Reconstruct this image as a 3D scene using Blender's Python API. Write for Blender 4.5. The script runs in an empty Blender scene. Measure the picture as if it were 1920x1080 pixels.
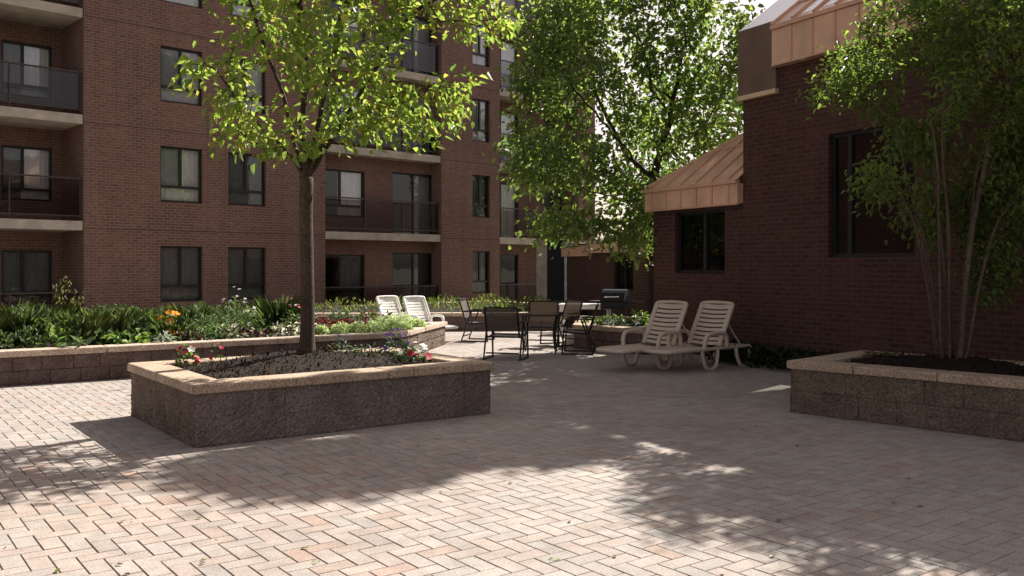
import bpy, math, random
import numpy as np
from mathutils import Vector, Matrix

R = math.radians
random.seed(7)
rng = np.random.default_rng(11)
SC = bpy.context.scene
COL = SC.collection
F, H, CX, HY = 1700.0, 1.6, 960.0, 500.0        # survey of the place: focal length, eye height, horizon


def at(px, Y, py=None, z=0.0):
    """point of the place at distance Y seen in column px (and row py)"""
    X = (px - CX) / F * Y
    return (X, Y, H - (py - HY) * Y / F if py is not None else z)


# ------------------------------------------------------------------ materials
def mat(name):
    m = bpy.data.materials.new(name)
    m.use_nodes = True
    nt = m.node_tree
    nt.nodes.clear()
    out = nt.nodes.new('ShaderNodeOutputMaterial')
    return m, nt, out


def N(nt, t, **kw):
    n = nt.nodes.new(t)
    for k, v in kw.items():
        if k in n.inputs.keys():
            n.inputs[k].default_value = v
        else:
            setattr(n, k, v)
    return n


def L(nt, a, b):
    nt.links.new(a, b)


def rgba(c):
    return (c[0], c[1], c[2], 1.0)


def coords(nt, kind='Object'):
    return N(nt, 'ShaderNodeTexCoord').outputs[kind]


def noise(nt, vec, scale, detail=4.0, rough=0.55):
    n = N(nt, 'ShaderNodeTexNoise')
    n.inputs['Scale'].default_value = scale
    n.inputs['Detail'].default_value = detail
    n.inputs['Roughness'].default_value = rough
    L(nt, vec, n.inputs['Vector'])
    return n


def ramp(nt, fac, stops):
    r = N(nt, 'ShaderNodeValToRGB')
    el = r.color_ramp.elements
    while len(el) < len(stops):
        el.new(0.5)
    for e, (p, c) in zip(el, stops):
        e.position = p
        e.color = rgba(c) if len(c) == 3 else c
    L(nt, fac, r.inputs['Fac'])
    return r


def mixc(nt, a, b, fac, mode='MIX'):
    m = N(nt, 'ShaderNodeMix', data_type='RGBA', blend_type=mode)
    for s, v in ((m.inputs[6], a), (m.inputs[7], b), (m.inputs[0], fac)):
        if hasattr(v, 'links'):
            L(nt, v, s)
        elif isinstance(v, (int, float)):
            s.default_value = v
        else:
            s.default_value = rgba(v)
    return m.outputs[2]


def bump(nt, h, strength=0.3, dist=0.01):
    b = N(nt, 'ShaderNodeBump')
    b.inputs['Strength'].default_value = strength
    b.inputs['Distance'].default_value = dist
    L(nt, h, b.inputs['Height'])
    return b.outputs['Normal']


def principled(nt, out, col=None, rough=0.7, metal=0.0, spec=0.4, normal=None):
    p = N(nt, 'ShaderNodeBsdfPrincipled')
    p.inputs['Roughness'].default_value = rough
    p.inputs['Metallic'].default_value = metal
    p.inputs['Specular IOR Level'].default_value = spec
    if col is not None:
        if hasattr(col, 'links'):
            L(nt, col, p.inputs['Base Color'])
        else:
            p.inputs['Base Color'].default_value = rgba(col)
    if normal is not None:
        L(nt, normal, p.inputs['Normal'])
    L(nt, p.outputs[0], out.inputs['Surface'])
    return p


def simple(name, c, rough=0.6, metal=0.0, spec=0.4, var=0.25, scale=6.0, bmp=0.0):
    m, nt, out = mat(name)
    v = coords(nt)
    n = noise(nt, v, scale, 5)
    col = ramp(nt, n.outputs['Fac'], [(0.3, [x * (1 - var) for x in c]), (0.7, [min(1, x * (1 + var)) for x in c])]).outputs[0]
    nm = bump(nt, noise(nt, v, scale * 12, 3).outputs['Fac'], bmp, 0.01) if bmp else None
    principled(nt, out, col, rough, metal, spec, nm)
    return m


def brick_mat(name, c1, c2, cm, bw=0.215, rh=0.075, mortar=0.011, stain=0.35):
    m, nt, out = mat(name)
    uv = coords(nt, 'UV')
    b = N(nt, 'ShaderNodeTexBrick')
    b.inputs['Scale'].default_value = 1.0
    b.inputs['Brick Width'].default_value = bw
    b.inputs['Row Height'].default_value = rh
    b.inputs['Mortar Size'].default_value = mortar
    b.inputs['Mortar Smooth'].default_value = 0.2
    b.inputs['Bias'].default_value = -0.1
    b.inputs['Color1'].default_value = rgba(c1)
    b.inputs['Color2'].default_value = rgba(c2)
    b.inputs['Mortar'].default_value = rgba(cm)
    L(nt, uv, b.inputs['Vector'])
    n1 = noise(nt, uv, 0.55, 6, 0.6)
    n2 = noise(nt, uv, 9.0, 4)
    mp = N(nt, 'ShaderNodeMapping')
    mp.inputs['Scale'].default_value = (0.9, 7.0, 1.0)
    L(nt, uv, mp.inputs['Vector'])
    n3 = noise(nt, mp.outputs[0], 2.2, 4, 0.6)          # lighter mortar-smeared bands of courses
    band = ramp(nt, n3.outputs['Fac'], [(0.55, (0, 0, 0)), (0.75, (1, 1, 1))]).outputs[0]
    col = mixc(nt, b.outputs['Color'], ramp(nt, n1.outputs['Fac'], [(0.3, (0.76, 0.74, 0.73)), (0.7, (1.16, 1.14, 1.13))]).outputs[0], 1.0, 'MULTIPLY')
    ms = N(nt, 'ShaderNodeMapping')
    ms.inputs['Scale'].default_value = (3.5, 0.22, 1.0)
    L(nt, uv, ms.inputs['Vector'])
    col = mixc(nt, col, ramp(nt, noise(nt, ms.outputs[0], 1.0, 5, 0.6).outputs['Fac'], [(0.32, (0.80, 0.79, 0.78)), (0.55, (1, 1, 1)), (0.75, (1.08, 1.07, 1.06))]).outputs[0], 1.0, 'MULTIPLY')
    col = mixc(nt, col, [min(1, x * 1.35) for x in c2], mixc(nt, (0, 0, 0), band, 0.35), 'MIX')
    col = mixc(nt, col, ramp(nt, n2.outputs['Fac'], [(0.25, (0.62, 0.6, 0.6)), (0.75, (1.25, 1.2, 1.2))]).outputs[0], 1.0, 'MULTIPLY')
    mt = mixc(nt, col, cm, b.outputs['Fac'])
    inv = N(nt, 'ShaderNodeMath', operation='SUBTRACT')
    inv.inputs[0].default_value = 1.0
    L(nt, b.outputs['Fac'], inv.inputs[1])
    add = N(nt, 'ShaderNodeMath', operation='MULTIPLY_ADD')
    L(nt, n2.outputs['Fac'], add.inputs[0])
    add.inputs[1].default_value = 0.35
    L(nt, inv.outputs[0], add.inputs[2])
    principled(nt, out, mt, 0.85, 0, 0.25, bump(nt, add.outputs[0], 0.5, 0.008))
    return m


def glass_mat(name, tint, refl=0.08, rough=0.02, opaque=None, ior=1.5):
    """pane: clear/tinted transmission with a mirror coat stronger at grazing angles"""
    m, nt, out = mat(name)
    lw = N(nt, 'ShaderNodeFresnel')
    lw.inputs['IOR'].default_value = ior
    ad = N(nt, 'ShaderNodeMath', operation='ADD', use_clamp=True)
    ad.inputs[1].default_value = refl
    L(nt, lw.outputs[0], ad.inputs[0])
    g = N(nt, 'ShaderNodeBsdfGlossy')
    g.inputs['Roughness'].default_value = rough
    g.inputs['Color'].default_value = (0.95, 0.97, 1, 1)
    n = noise(nt, coords(nt), 1.3, 2)
    L(nt, bump(nt, n.outputs['Fac'], 0.06, 0.05), g.inputs['Normal'])
    if opaque:
        t = N(nt, 'ShaderNodeBsdfDiffuse')
        t.inputs['Color'].default_value = rgba(opaque)
    else:
        t = N(nt, 'ShaderNodeBsdfTransparent')
        t.inputs['Color'].default_value = rgba(tint)
    mx = N(nt, 'ShaderNodeMixShader')
    L(nt, ad.outputs[0], mx.inputs[0])
    L(nt, t.outputs[0], mx.inputs[1])
    L(nt, g.outputs[0], mx.inputs[2])
    L(nt, mx.outputs[0], out.inputs['Surface'])
    return m


def leaf_mat(name, trans=0.5, rough=0.45, tmul=(2.0, 2.1, 1.2)):
    m, nt, out = mat(name)
    a = N(nt, 'ShaderNodeAttribute', attribute_name='Col')
    col = a.outputs['Color']
    p = N(nt, 'ShaderNodeBsdfPrincipled')
    p.inputs['Roughness'].default_value = rough
    p.inputs['Specular IOR Level'].default_value = 0.35
    L(nt, col, p.inputs['Base Color'])
    tr = N(nt, 'ShaderNodeBsdfTranslucent')
    L(nt, mixc(nt, col, tmul, 1.0, 'MULTIPLY'), tr.inputs['Color'])
    mx = N(nt, 'ShaderNodeMixShader')
    mx.inputs[0].default_value = trans
    L(nt, p.outputs[0], mx.inputs[1])
    L(nt, tr.outputs[0], mx.inputs[2])
    L(nt, mx.outputs[0], out.inputs['Surface'])
    return m


def stone_mat(name, dark, light, speck, scale=1.0, bstr=0.6):
    m, nt, out = mat(name)
    v = coords(nt)
    a = noise(nt, v, 3.0 * scale, 6, 0.65)
    b = noise(nt, v, 55.0 * scale, 4, 0.75)
    c = N(nt, 'ShaderNodeTexVoronoi')
    c.inputs['Scale'].default_value = 95.0 * scale
    L(nt, v, c.inputs['Vector'])
    col = ramp(nt, a.outputs['Fac'], [(0.3, dark), (0.72, light)]).outputs[0]
    col = mixc(nt, col, ramp(nt, b.outputs['Fac'], [(0.34, (0.42, 0.41, 0.40)), (0.5, (0.95, 0.95, 0.95)), (0.66, (1.65, 1.62, 1.6))]).outputs[0], 1.0, 'MULTIPLY')
    sp = ramp(nt, c.outputs['Distance'], [(0.12, (1, 1, 1)), (0.3, (0, 0, 0))]).outputs[0]
    sel = ramp(nt, noise(nt, v, 30 * scale, 2).outputs['Fac'], [(0.52, (0, 0, 0)), (0.6, (0.6, 0.6, 0.6))]).outputs[0]
    col = mixc(nt, col, speck, mixc(nt, sp, sel, 1.0, 'MULTIPLY'))
    principled(nt, out, col, 0.9, 0, 0.25, bump(nt, b.outputs['Fac'], bstr, 0.012))
    return m


M = {}
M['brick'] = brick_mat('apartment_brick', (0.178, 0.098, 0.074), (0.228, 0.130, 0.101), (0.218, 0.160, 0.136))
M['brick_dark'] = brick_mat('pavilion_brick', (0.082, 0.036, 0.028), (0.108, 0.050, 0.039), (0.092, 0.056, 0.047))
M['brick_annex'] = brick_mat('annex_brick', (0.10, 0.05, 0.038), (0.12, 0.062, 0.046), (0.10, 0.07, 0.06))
M['concrete'] = simple('slab_concrete', (0.42, 0.37, 0.31), 0.85, var=0.25, scale=2.5, bmp=0.2)
M['joint'] = simple('joint_sealant', (0.06, 0.025, 0.02), 0.8)
M['frame'] = simple('dark_window_frame', (0.018, 0.016, 0.016), 0.4)
M['glass'] = glass_mat('window_glass', (0.86, 0.9, 0.9), 0.03)
M['glass_hi'] = glass_mat('mirror_window_glass', (0.97, 0.98, 0.99), 0.12)
M['glass_smoke'] = glass_mat('smoked_window_glass', (0.62, 0.64, 0.66), 0.05)
M['glass_dark'] = glass_mat('dark_window_glass', (0.35, 0.37, 0.36), 0.03)
M['rail_glass'] = glass_mat('smoked_rail_glass', (0.62, 0.56, 0.55), 0.0, ior=1.22)
M['rail_glass_hi'] = glass_mat('pale_rail_glass', (0.52, 0.49, 0.50), 0.02, ior=1.35)
M['curtain'] = simple('window_curtain', (0.88, 0.88, 0.86), 0.9, var=0.1)
M['curtain_grey'] = simple('grey_curtain', (0.24, 0.24, 0.24), 0.9, var=0.15)
M['rail'] = simple('rail_metal', (0.07, 0.055, 0.05), 0.45, 0.3)
M['copper'] = simple('salmon_roof_metal', (0.74, 0.46, 0.315), 0.42, 0.0, 0.5, var=0.2, scale=2.2)
M['copper_rib'] = simple('salmon_seam_metal', (0.66, 0.40, 0.27), 0.45, 0.0, 0.5, var=0.1, scale=2)
M['panel_brown'] = simple('weathered_brown_panel', (0.16, 0.105, 0.075), 0.5, var=0.3, scale=1.1)
M['panel_trim'] = simple('cream_trim', (0.68, 0.52, 0.33), 0.6, var=0.08)
M['glare_white'] = simple('white_glare_metal', (0.9, 0.9, 0.9), 0.42, 0.5, 0.8, var=0.03)  # white colour takes the place of bright glare on the roof metal
M['cap'] = stone_mat('cap_stone', (0.33, 0.245, 0.175), (0.48, 0.375, 0.28), (0.5, 0.4, 0.3), 1.0, 0.25)
M['cap_pale'] = stone_mat('pale_cap_stone', (0.40, 0.30, 0.235), (0.58, 0.46, 0.37), (0.6, 0.5, 0.4), 1.0, 0.25)
M['block'] = stone_mat('split_face_block', (0.14, 0.108, 0.096), (0.245, 0.197, 0.175), (0.50, 0.43, 0.38), 1.0, 1.0)
M['block_tan'] = stone_mat('tan_split_block', (0.12, 0.088, 0.066), (0.225, 0.17, 0.13), (0.38, 0.31, 0.24), 1.0, 1.0)
M['block_pink'] = stone_mat('pink_split_block', (0.10, 0.066, 0.058), (0.19, 0.135, 0.118), (0.36, 0.29, 0.26), 1.0, 1.0)
M['soil'] = stone_mat('planting_soil', (0.010, 0.0058, 0.0032), (0.023, 0.013, 0.007), (0.05, 0.031, 0.018), 1.0, 1.0)
M['chip'] = simple('bark_chip', (0.030, 0.0175, 0.009), 0.95, 0.0, 0.1, var=0.8, scale=9)
M['resin'] = simple('beige_resin', (0.58, 0.475, 0.38), 0.42, 0, 0.45, var=0.06, scale=3)
M['resin_white'] = simple('white_resin', (0.78, 0.76, 0.72), 0.4, 0, 0.45, var=0.04, scale=3)
M['chair_metal'] = simple('dark_bronze_metal', (0.018, 0.014, 0.012), 0.35, 0.4, 0.5)
M['bark_young'] = stone_mat('young_bark', (0.035, 0.024, 0.018), (0.105, 0.075, 0.057), (0.15, 0.11, 0.08), 0.8, 0.8)
M['bark_dark'] = stone_mat('dark_bark', (0.028, 0.022, 0.018), (0.075, 0.058, 0.045), (0.1, 0.08, 0.06), 0.6, 0.8)
M['bark_pale'] = stone_mat('pale_stem_bark', (0.07, 0.048, 0.036), (0.15, 0.108, 0.082), (0.2, 0.16, 0.12), 0.8, 0.6)
M['leaf'] = leaf_mat('leaf_thin', 0.58, 0.42, (2.2, 2.1, 1.35))
M['leaf_mid'] = leaf_mat('leaf_mid', 0.5, 0.45, (2.3, 2.3, 1.3))
M['leaf_dark'] = leaf_mat('leaf_dense', 0.42)
M['leaf_bed'] = leaf_mat('bed_leaf', 0.35, 0.5, (1.6, 1.7, 1.1))
M['petal'] = leaf_mat('flower_petal', 0.35, 0.6, (1.2, 1.2, 1.2))
M['chrome'] = simple('chrome_steel', (0.75, 0.75, 0.75), 0.18, 1.0, var=0.02)
M['black_enamel'] = simple('black_enamel', (0.010, 0.012, 0.015), 0.55, 0.0, 0.25)
M['grey_post'] = simple('pale_grey_metal', (0.32, 0.36, 0.36), 0.4, 0.3)
M['table_glass'] = glass_mat('table_glass', (0.62, 0.72, 0.68), 0.06)


def sling_mat():
    m, nt, out = mat('brown_sling_mesh')
    p = N(nt, 'ShaderNodeBsdfPrincipled')
    p.inputs['Base Color'].default_value = (0.075, 0.057, 0.046, 1)
    p.inputs['Roughness'].default_value = 0.7
    t = N(nt, 'ShaderNodeBsdfTranslucent')
    t.inputs['Color'].default_value = (0.17, 0.115, 0.072, 1)
    tr = N(nt, 'ShaderNodeBsdfTransparent')
    a = N(nt, 'ShaderNodeMixShader')
    a.inputs[0].default_value = 0.12
    b = N(nt, 'ShaderNodeMixShader')
    b.inputs[0].default_value = 0.07
    L(nt, p.outputs[0], a.inputs[1]); L(nt, t.outputs[0], a.inputs[2])
    L(nt, a.outputs[0], b.inputs[1]); L(nt, tr.outputs[0], b.inputs[2])
    L(nt, b.outputs[0], out.inputs['Surface'])
    return m


M['sling'] = sling_mat()


def paver_mat():
    m, nt, out = mat('concrete_pavers')
    a = N(nt, 'ShaderNodeAttribute', attribute_name='Col')
    v = coords(nt)
    big = noise(nt, v, 0.42, 4, 0.6)
    fine = noise(nt, v, 85.0, 3, 0.75)
    mid = noise(nt, v, 6.0, 5, 0.6)
    col = mixc(nt, a.outputs['Color'], ramp(nt, big.outputs['Fac'], [(0.3, (0.80, 0.76, 0.73)), (0.5, (1, 1, 1)), (0.72, (1.08, 1.07, 1.05))]).outputs[0], 1.0, 'MULTIPLY')
    col = mixc(nt, col, ramp(nt, mid.outputs['Fac'], [(0.3, (0.82, 0.81, 0.8)), (0.7, (1.12, 1.12, 1.12))]).outputs[0], 1.0, 'MULTIPLY')
    col = mixc(nt, col, ramp(nt, fine.outputs['Fac'], [(0.28, (0.5, 0.48, 0.46)), (0.5, (1, 1, 1)), (0.74, (1.3, 1.3, 1.3))]).outputs[0], 1.0, 'MULTIPLY')
    principled(nt, out, col, 0.88, 0, 0.3, bump(nt, fine.outputs['Fac'], 0.35, 0.004))
    return m


M['paver'] = paver_mat()
M['sand'] = simple('joint_sand', (0.11, 0.085, 0.068), 0.95, var=0.3, scale=12)
M['earth'] = simple('earth_ground', (0.16, 0.15, 0.11), 0.95, var=0.3, scale=0.4)


# ------------------------------------------------------------------ mesh helpers
class MB:
    def __init__(self):
        self.v, self.f, self.c = [], [], []

    def add(self, verts, faces):
        o = len(self.v)
        self.v += [tuple(p) for p in verts]
        self.f += [tuple(i + o for i in f) for f in faces]

    def box(self, x0, x1, y0, y1, z0, z1):
        self.add([(x0, y0, z0), (x1, y0, z0), (x1, y1, z0), (x0, y1, z0), (x0, y0, z1), (x1, y0, z1), (x1, y1, z1), (x0, y1, z1)],
                 [(0, 3, 2, 1), (4, 5, 6, 7), (0, 1, 5, 4), (1, 2, 6, 5), (2, 3, 7, 6), (3, 0, 4, 7)])

    def quad(self, a, b, c, d):
        self.add([a, b, c, d], [(0, 1, 2, 3)])

    def prism(self, poly, z0, z1):
        n = len(poly)
        self.add([(p[0], p[1], z0) for p in poly] + [(p[0], p[1], z1) for p in poly],
                 [tuple(range(n - 1, -1, -1)), tuple(range(n, 2 * n))] + [(i, (i + 1) % n, n + (i + 1) % n, n + i) for i in range(n)])

    def beam(self, p, q, w, h, up=(0, 0, 1)):
        p, q = Vector(p), Vector(q)
        d = (q - p).normalized()
        s = d.cross(Vector(up)).normalized() * (w / 2)
        u = s.normalized().cross(d).normalized() * (h / 2)
        vs = [p - s - u, p + s - u, p + s + u, p - s + u, q - s - u, q + s - u, q + s + u, q - s + u]
        self.add(vs, [(0, 1, 2, 3), (7, 6, 5, 4), (0, 4, 5, 1), (1, 5, 6, 2), (2, 6, 7, 3), (3, 7, 4, 0)])

    def tube(self, pts, rad, seg=8, caps=True, sx=1.0):
        pts = [Vector(p) for p in pts]
        n = len(pts)
        rs = rad if isinstance(rad, (list, tuple)) else [rad] * n
        o = len(self.v)
        t = (pts[1] - pts[0]).normalized()
        ref = Vector((0, 0, 1)) if abs(t.z) < 0.9 else Vector((1, 0, 0))
        u = t.cross(ref).normalized()
        for i in range(n):
            if i == 0:
                tn = pts[1] - pts[0]
            elif i == n - 1:
                tn = pts[-1] - pts[-2]
            else:
                tn = (pts[i + 1] - pts[i]).normalized() + (pts[i] - pts[i - 1]).normalized()
            if tn.length < 1e-8:
                tn = t
            t = tn.normalized()
            u = (u - t * u.dot(t))
            u = u.normalized() if u.length > 1e-6 else t.orthogonal().normalized()
            w = t.cross(u)
            for k in range(seg):
                a = 2 * math.pi * k / seg
                self.v.append(tuple(pts[i] + (u * math.cos(a) * sx + w * math.sin(a)) * rs[i]))
        for i in range(n - 1):
            for k in range(seg):
                a, b = o + i * seg + k, o + i * seg + (k + 1) % seg
                self.f.append((a, b, b + seg, a + seg))
        if caps:
            self.f.append(tuple(o + k for k in range(seg - 1, -1, -1)))
            self.f.append(tuple(o + (n - 1) * seg + k for k in range(seg)))

    def lathe(self, prof, seg=20, c=(0, 0, 0)):
        o = len(self.v)
        for r, z in prof:
            for k in range(seg):
                a = 2 * math.pi * k / seg
                self.v.append((c[0] + r * math.cos(a), c[1] + r * math.sin(a), c[2] + z))
        for i in range(len(prof) - 1):
            for k in range(seg):
                a, b = o + i * seg + k, o + i * seg + (k + 1) % seg
                self.f.append((a, b, b + seg, a + seg))
        self.f.append(tuple(o + k for k in range(seg - 1, -1, -1)))
        self.f.append(tuple(o + (len(prof) - 1) * seg + k for k in range(seg)))

    def mesh(self, name, m, smooth=False, uv=False, cols=None):
        me = bpy.data.meshes.new(name)
        me.from_pydata(self.v, [], self.f)
        me.materials.append(m)
        if uv:
            boxuv(me)
        if cols is not None:
            setcol(me, cols)
        if smooth:
            me.polygons.foreach_set('use_smooth', [True] * len(me.polygons))
        me.update()
        return me

    def build(self, name, m, parent=None, smooth=False, uv=False, loc=None, bevel=0, cols=None):
        return link(name, self.mesh(name, m, smooth, uv, cols), parent, loc, bevel)


def boxuv(me):
    lay = me.uv_layers.new(name='UVMap')
    for p in me.polygons:
        n = p.normal
        ax, ay, az = abs(n.x), abs(n.y), abs(n.z)
        for li in p.loop_indices:
            c = me.vertices[me.loops[li].vertex_index].co
            if az > 0.75:
                lay.data[li].uv = (c.x, c.y)
            elif ay >= ax:
                lay.data[li].uv = (c.x, c.z)
            else:
                lay.data[li].uv = (c.y + 0.1, c.z)


def setcol(me, cols):
    at_ = me.color_attributes.new('Col', 'FLOAT_COLOR', 'POINT')
    c = np.ones((len(me.vertices), 4), dtype=np.float32)
    c[:, :3] = np.asarray(cols, dtype=np.float32)
    at_.data.foreach_set('color', c.ravel())


def link(name, me, parent=None, loc=None, bevel=0):
    o = bpy.data.objects.new(name, me)
    COL.objects.link(o)
    if parent is not None:
        o.parent = parent
    if loc is not None:
        o.location = loc
    if bevel:
        b = o.modifiers.new('edge', 'BEVEL')
        b.width = bevel
        b.segments = 2
        b.limit_method = 'ANGLE'
    return o


def tag(o, label, cat, group=None, kind=None):
    o['label'] = label
    o['category'] = cat
    if group:
        o['group'] = group
    if kind:
        o['kind'] = kind
    return o


def thing(name, label, cat, loc=(0, 0, 0), rz=0.0, group=None):
    o = bpy.data.objects.new(name, None)
    COL.objects.link(o)
    o.empty_display_size = 0.2
    o.location = loc
    o.rotation_euler = (0, 0, rz)
    return tag(o, label, cat, group)


def dup(root, loc, rz, label=None, scale=None):
    def cp(o, par):
        c = o.copy()
        COL.objects.link(c)
        if par is not None:
            c.parent = par
        for ch in kids.get(o, []):
            cp(ch, c)
        return c
    kids = {}
    for o in list(COL.objects):
        if o.parent is not None:
            kids.setdefault(o.parent, []).append(o)
    r = cp(root, None)
    r.location = loc
    r.rotation_euler = (0, 0, rz)
    if label:
        r['label'] = label
    if scale:
        r.scale = scale
    return r


def struct(o):
    o['kind'] = 'structure'
    return o


# ------------------------------------------------------------------ ground: earth, sand bed, herringbone pavers
g = MB(); g.quad((-400, -400, -0.02), (400, -400, -0.02), (400, 400, -0.02), (-400, 400, -0.02))
struct(g.build('ground', M['earth']))
g = MB(); g.quad((-22, -6, -0.006), (16, -6, -0.006), (16, 32, -0.006), (-22, 32, -0.006))
struct(g.build('paving_bed', M['sand']))


def pavers():
    u = 0.118
    ang = math.atan2(-0.8, 0.6)
    ca, sa = math.cos(ang), math.sin(ang)
    tones = np.array([(0.425, 0.372, 0.335), (0.43, 0.37, 0.33), (0.42, 0.373, 0.338), (0.425, 0.36, 0.318), (0.415, 0.374, 0.34), (0.44, 0.388, 0.348), (0.415, 0.352, 0.315), (0.405, 0.366, 0.334)])
    vs, fs, cs = [], [], []
    gap = 0.0021
    n = 190
    ch = 0.0035
    for i in range(-n, n):
        for j in range(-n, n):
            c = (i - j) % 4
            if c == 0:
                x0, x1, y0, y1 = i, i + 2, j, j + 1
            elif c == 3:
                x0, x1, y0, y1 = i, i + 1, j, j + 2
            else:
                continue
            mx, my = (x0 + x1) / 2 * u, (y0 + y1) / 2 * u
            wx, wy = mx * ca - my * sa, mx * sa + my * ca + 13
            if not (-15 < wx < 10 and 2.2 < wy < 26):
                continue
            a, b, c_, d = x0 * u + gap, x1 * u - gap, y0 * u + gap, y1 * u - gap
            dz = random.gauss(0, 0.0007)
            tx, ty = random.gauss(0, 0.003), random.gauss(0, 0.003)
            o = len(vs)
            for (px, py, z, k) in ((a, c_, -0.005, 0), (b, c_, -0.005, 0), (b, d, -0.005, 0), (a, d, -0.005, 0),
                                   (a + ch, c_ + ch, 0, 1), (b - ch, c_ + ch, 0, 1), (b - ch, d - ch, 0, 1), (a + ch, d - ch, 0, 1)):
                zz = z + ((px - mx) * tx + (py - my) * ty + dz) * k
                vs.append((px * ca - py * sa, px * sa + py * ca + 13, zz))
            fs.append((o + 4, o + 5, o + 6, o + 7))
            for k in range(4):
                fs.append((o + k, o + (k + 1) % 4, o + 4 + (k + 1) % 4, o + 4 + k))
            t = tones[int(rng.integers(len(tones)))] * 0.86 * float(rng.uniform(0.97, 1.03))
            # reddish patch of pavers on the left
            red = math.exp(-((wx + 3.2) ** 2 / 4.5 + (wy - 6.2) ** 2 / 2.0))
            t = t * (1 - red * np.array([0.04, 0.09, 0.12]))
            if random.random() < red * 0.12 + 0.03:
                t = t * np.array([0.98, 0.87, 0.82])
            elif random.random() < 0.10:
                t = t * np.array([0.90, 0.94, 0.95])
            cs += [t * 0.85] * 4 + [t] * 4
    me = bpy.data.meshes.new('pavement')
    me.from_pydata(vs, [], fs)
    me.materials.append(M['paver'])
    setcol(me, cs)
    return struct(link('pavement', me))


pavers()


# ------------------------------------------------------------------ planters
def poly_norm(poly):
    a = sum(poly[i][0] * poly[(i + 1) % len(poly)][1] - poly[(i + 1) % len(poly)][0] * poly[i][1] for i in range(len(poly)))
    return poly if a > 0 else poly[::-1]


def inset(poly, d):
    """poly CCW, d > 0 moves the outline inwards"""
    n = len(poly)
    res = []
    for i in range(n):
        p0, p1, p2 = Vector(poly[i - 1]), Vector(poly[i]), Vector(poly[(i + 1) % n])
        d1, d2 = (p1 - p0).normalized(), (p2 - p1).normalized()
        n1, n2 = Vector((-d1.y, d1.x)), Vector((-d2.y, d2.x))
        k = 1 + n1.dot(n2)
        res.append(tuple(p1 + (n1 + n2) * (d / k)))
    return res


def inside(p, poly):
    r = False
    n = len(poly)
    for i in range(n):
        (x1, y1), (x2, y2) = poly[i], poly[(i + 1) % n]
        if (y1 > p[1]) != (y2 > p[1]) and p[0] < (x2 - x1) * (p[1] - y1) / (y2 - y1) + x1:
            r = not r
    return r


def block_face(mb, p, q, z0, z1, out, bw, rows, amp, gap=0.0018, res=0.022):
    """split-face blocks along p->q: each a rough little relief of its own"""
    p, q = Vector(p), Vector(q)
    ln = (q - p).length
    d = (q - p) / ln
    rh = (z1 - z0) / rows
    for r in range(rows):
        x = -bw * (0.5 if r % 2 else 0.0) - random.uniform(0, 0.05)
        while x < ln:
            w = bw * random.uniform(0.8, 1.15)
            a, b = max(0, x + gap / 2), min(ln, x + w - gap / 2)
            x += w
            if b - a < 0.03:
                continue
            za, zb = z0 + r * rh + gap / 2 * (r > 0), z0 + (r + 1) * rh - gap / 2
            nx, nz = max(2, int((b - a) / res)), max(2, int((zb - za) / res))
            o = len(mb.v)
            lean = random.uniform(-0.006, 0.006)
            for k in range(nz + 1):
                for i in range(nx + 1):
                    edge = i in (0, nx) or k in (0, nz)
                    h = lean + (random.uniform(-amp * 0.3, amp) if not edge else random.uniform(-amp * 0.7, amp * 0.3))
                    s = d * (a + (b - a) * i / nx)
                    mb.v.append((p.x + s.x + out.x * h, p.y + s.y + out.y * h, za + (zb - za) * k / nz))
            for k in range(nz):
                for i in range(nx):
                    c = o + k * (nx + 1) + i
                    mb.f.append((c, c + 1, c + nx + 2, c + nx + 1))


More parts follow.
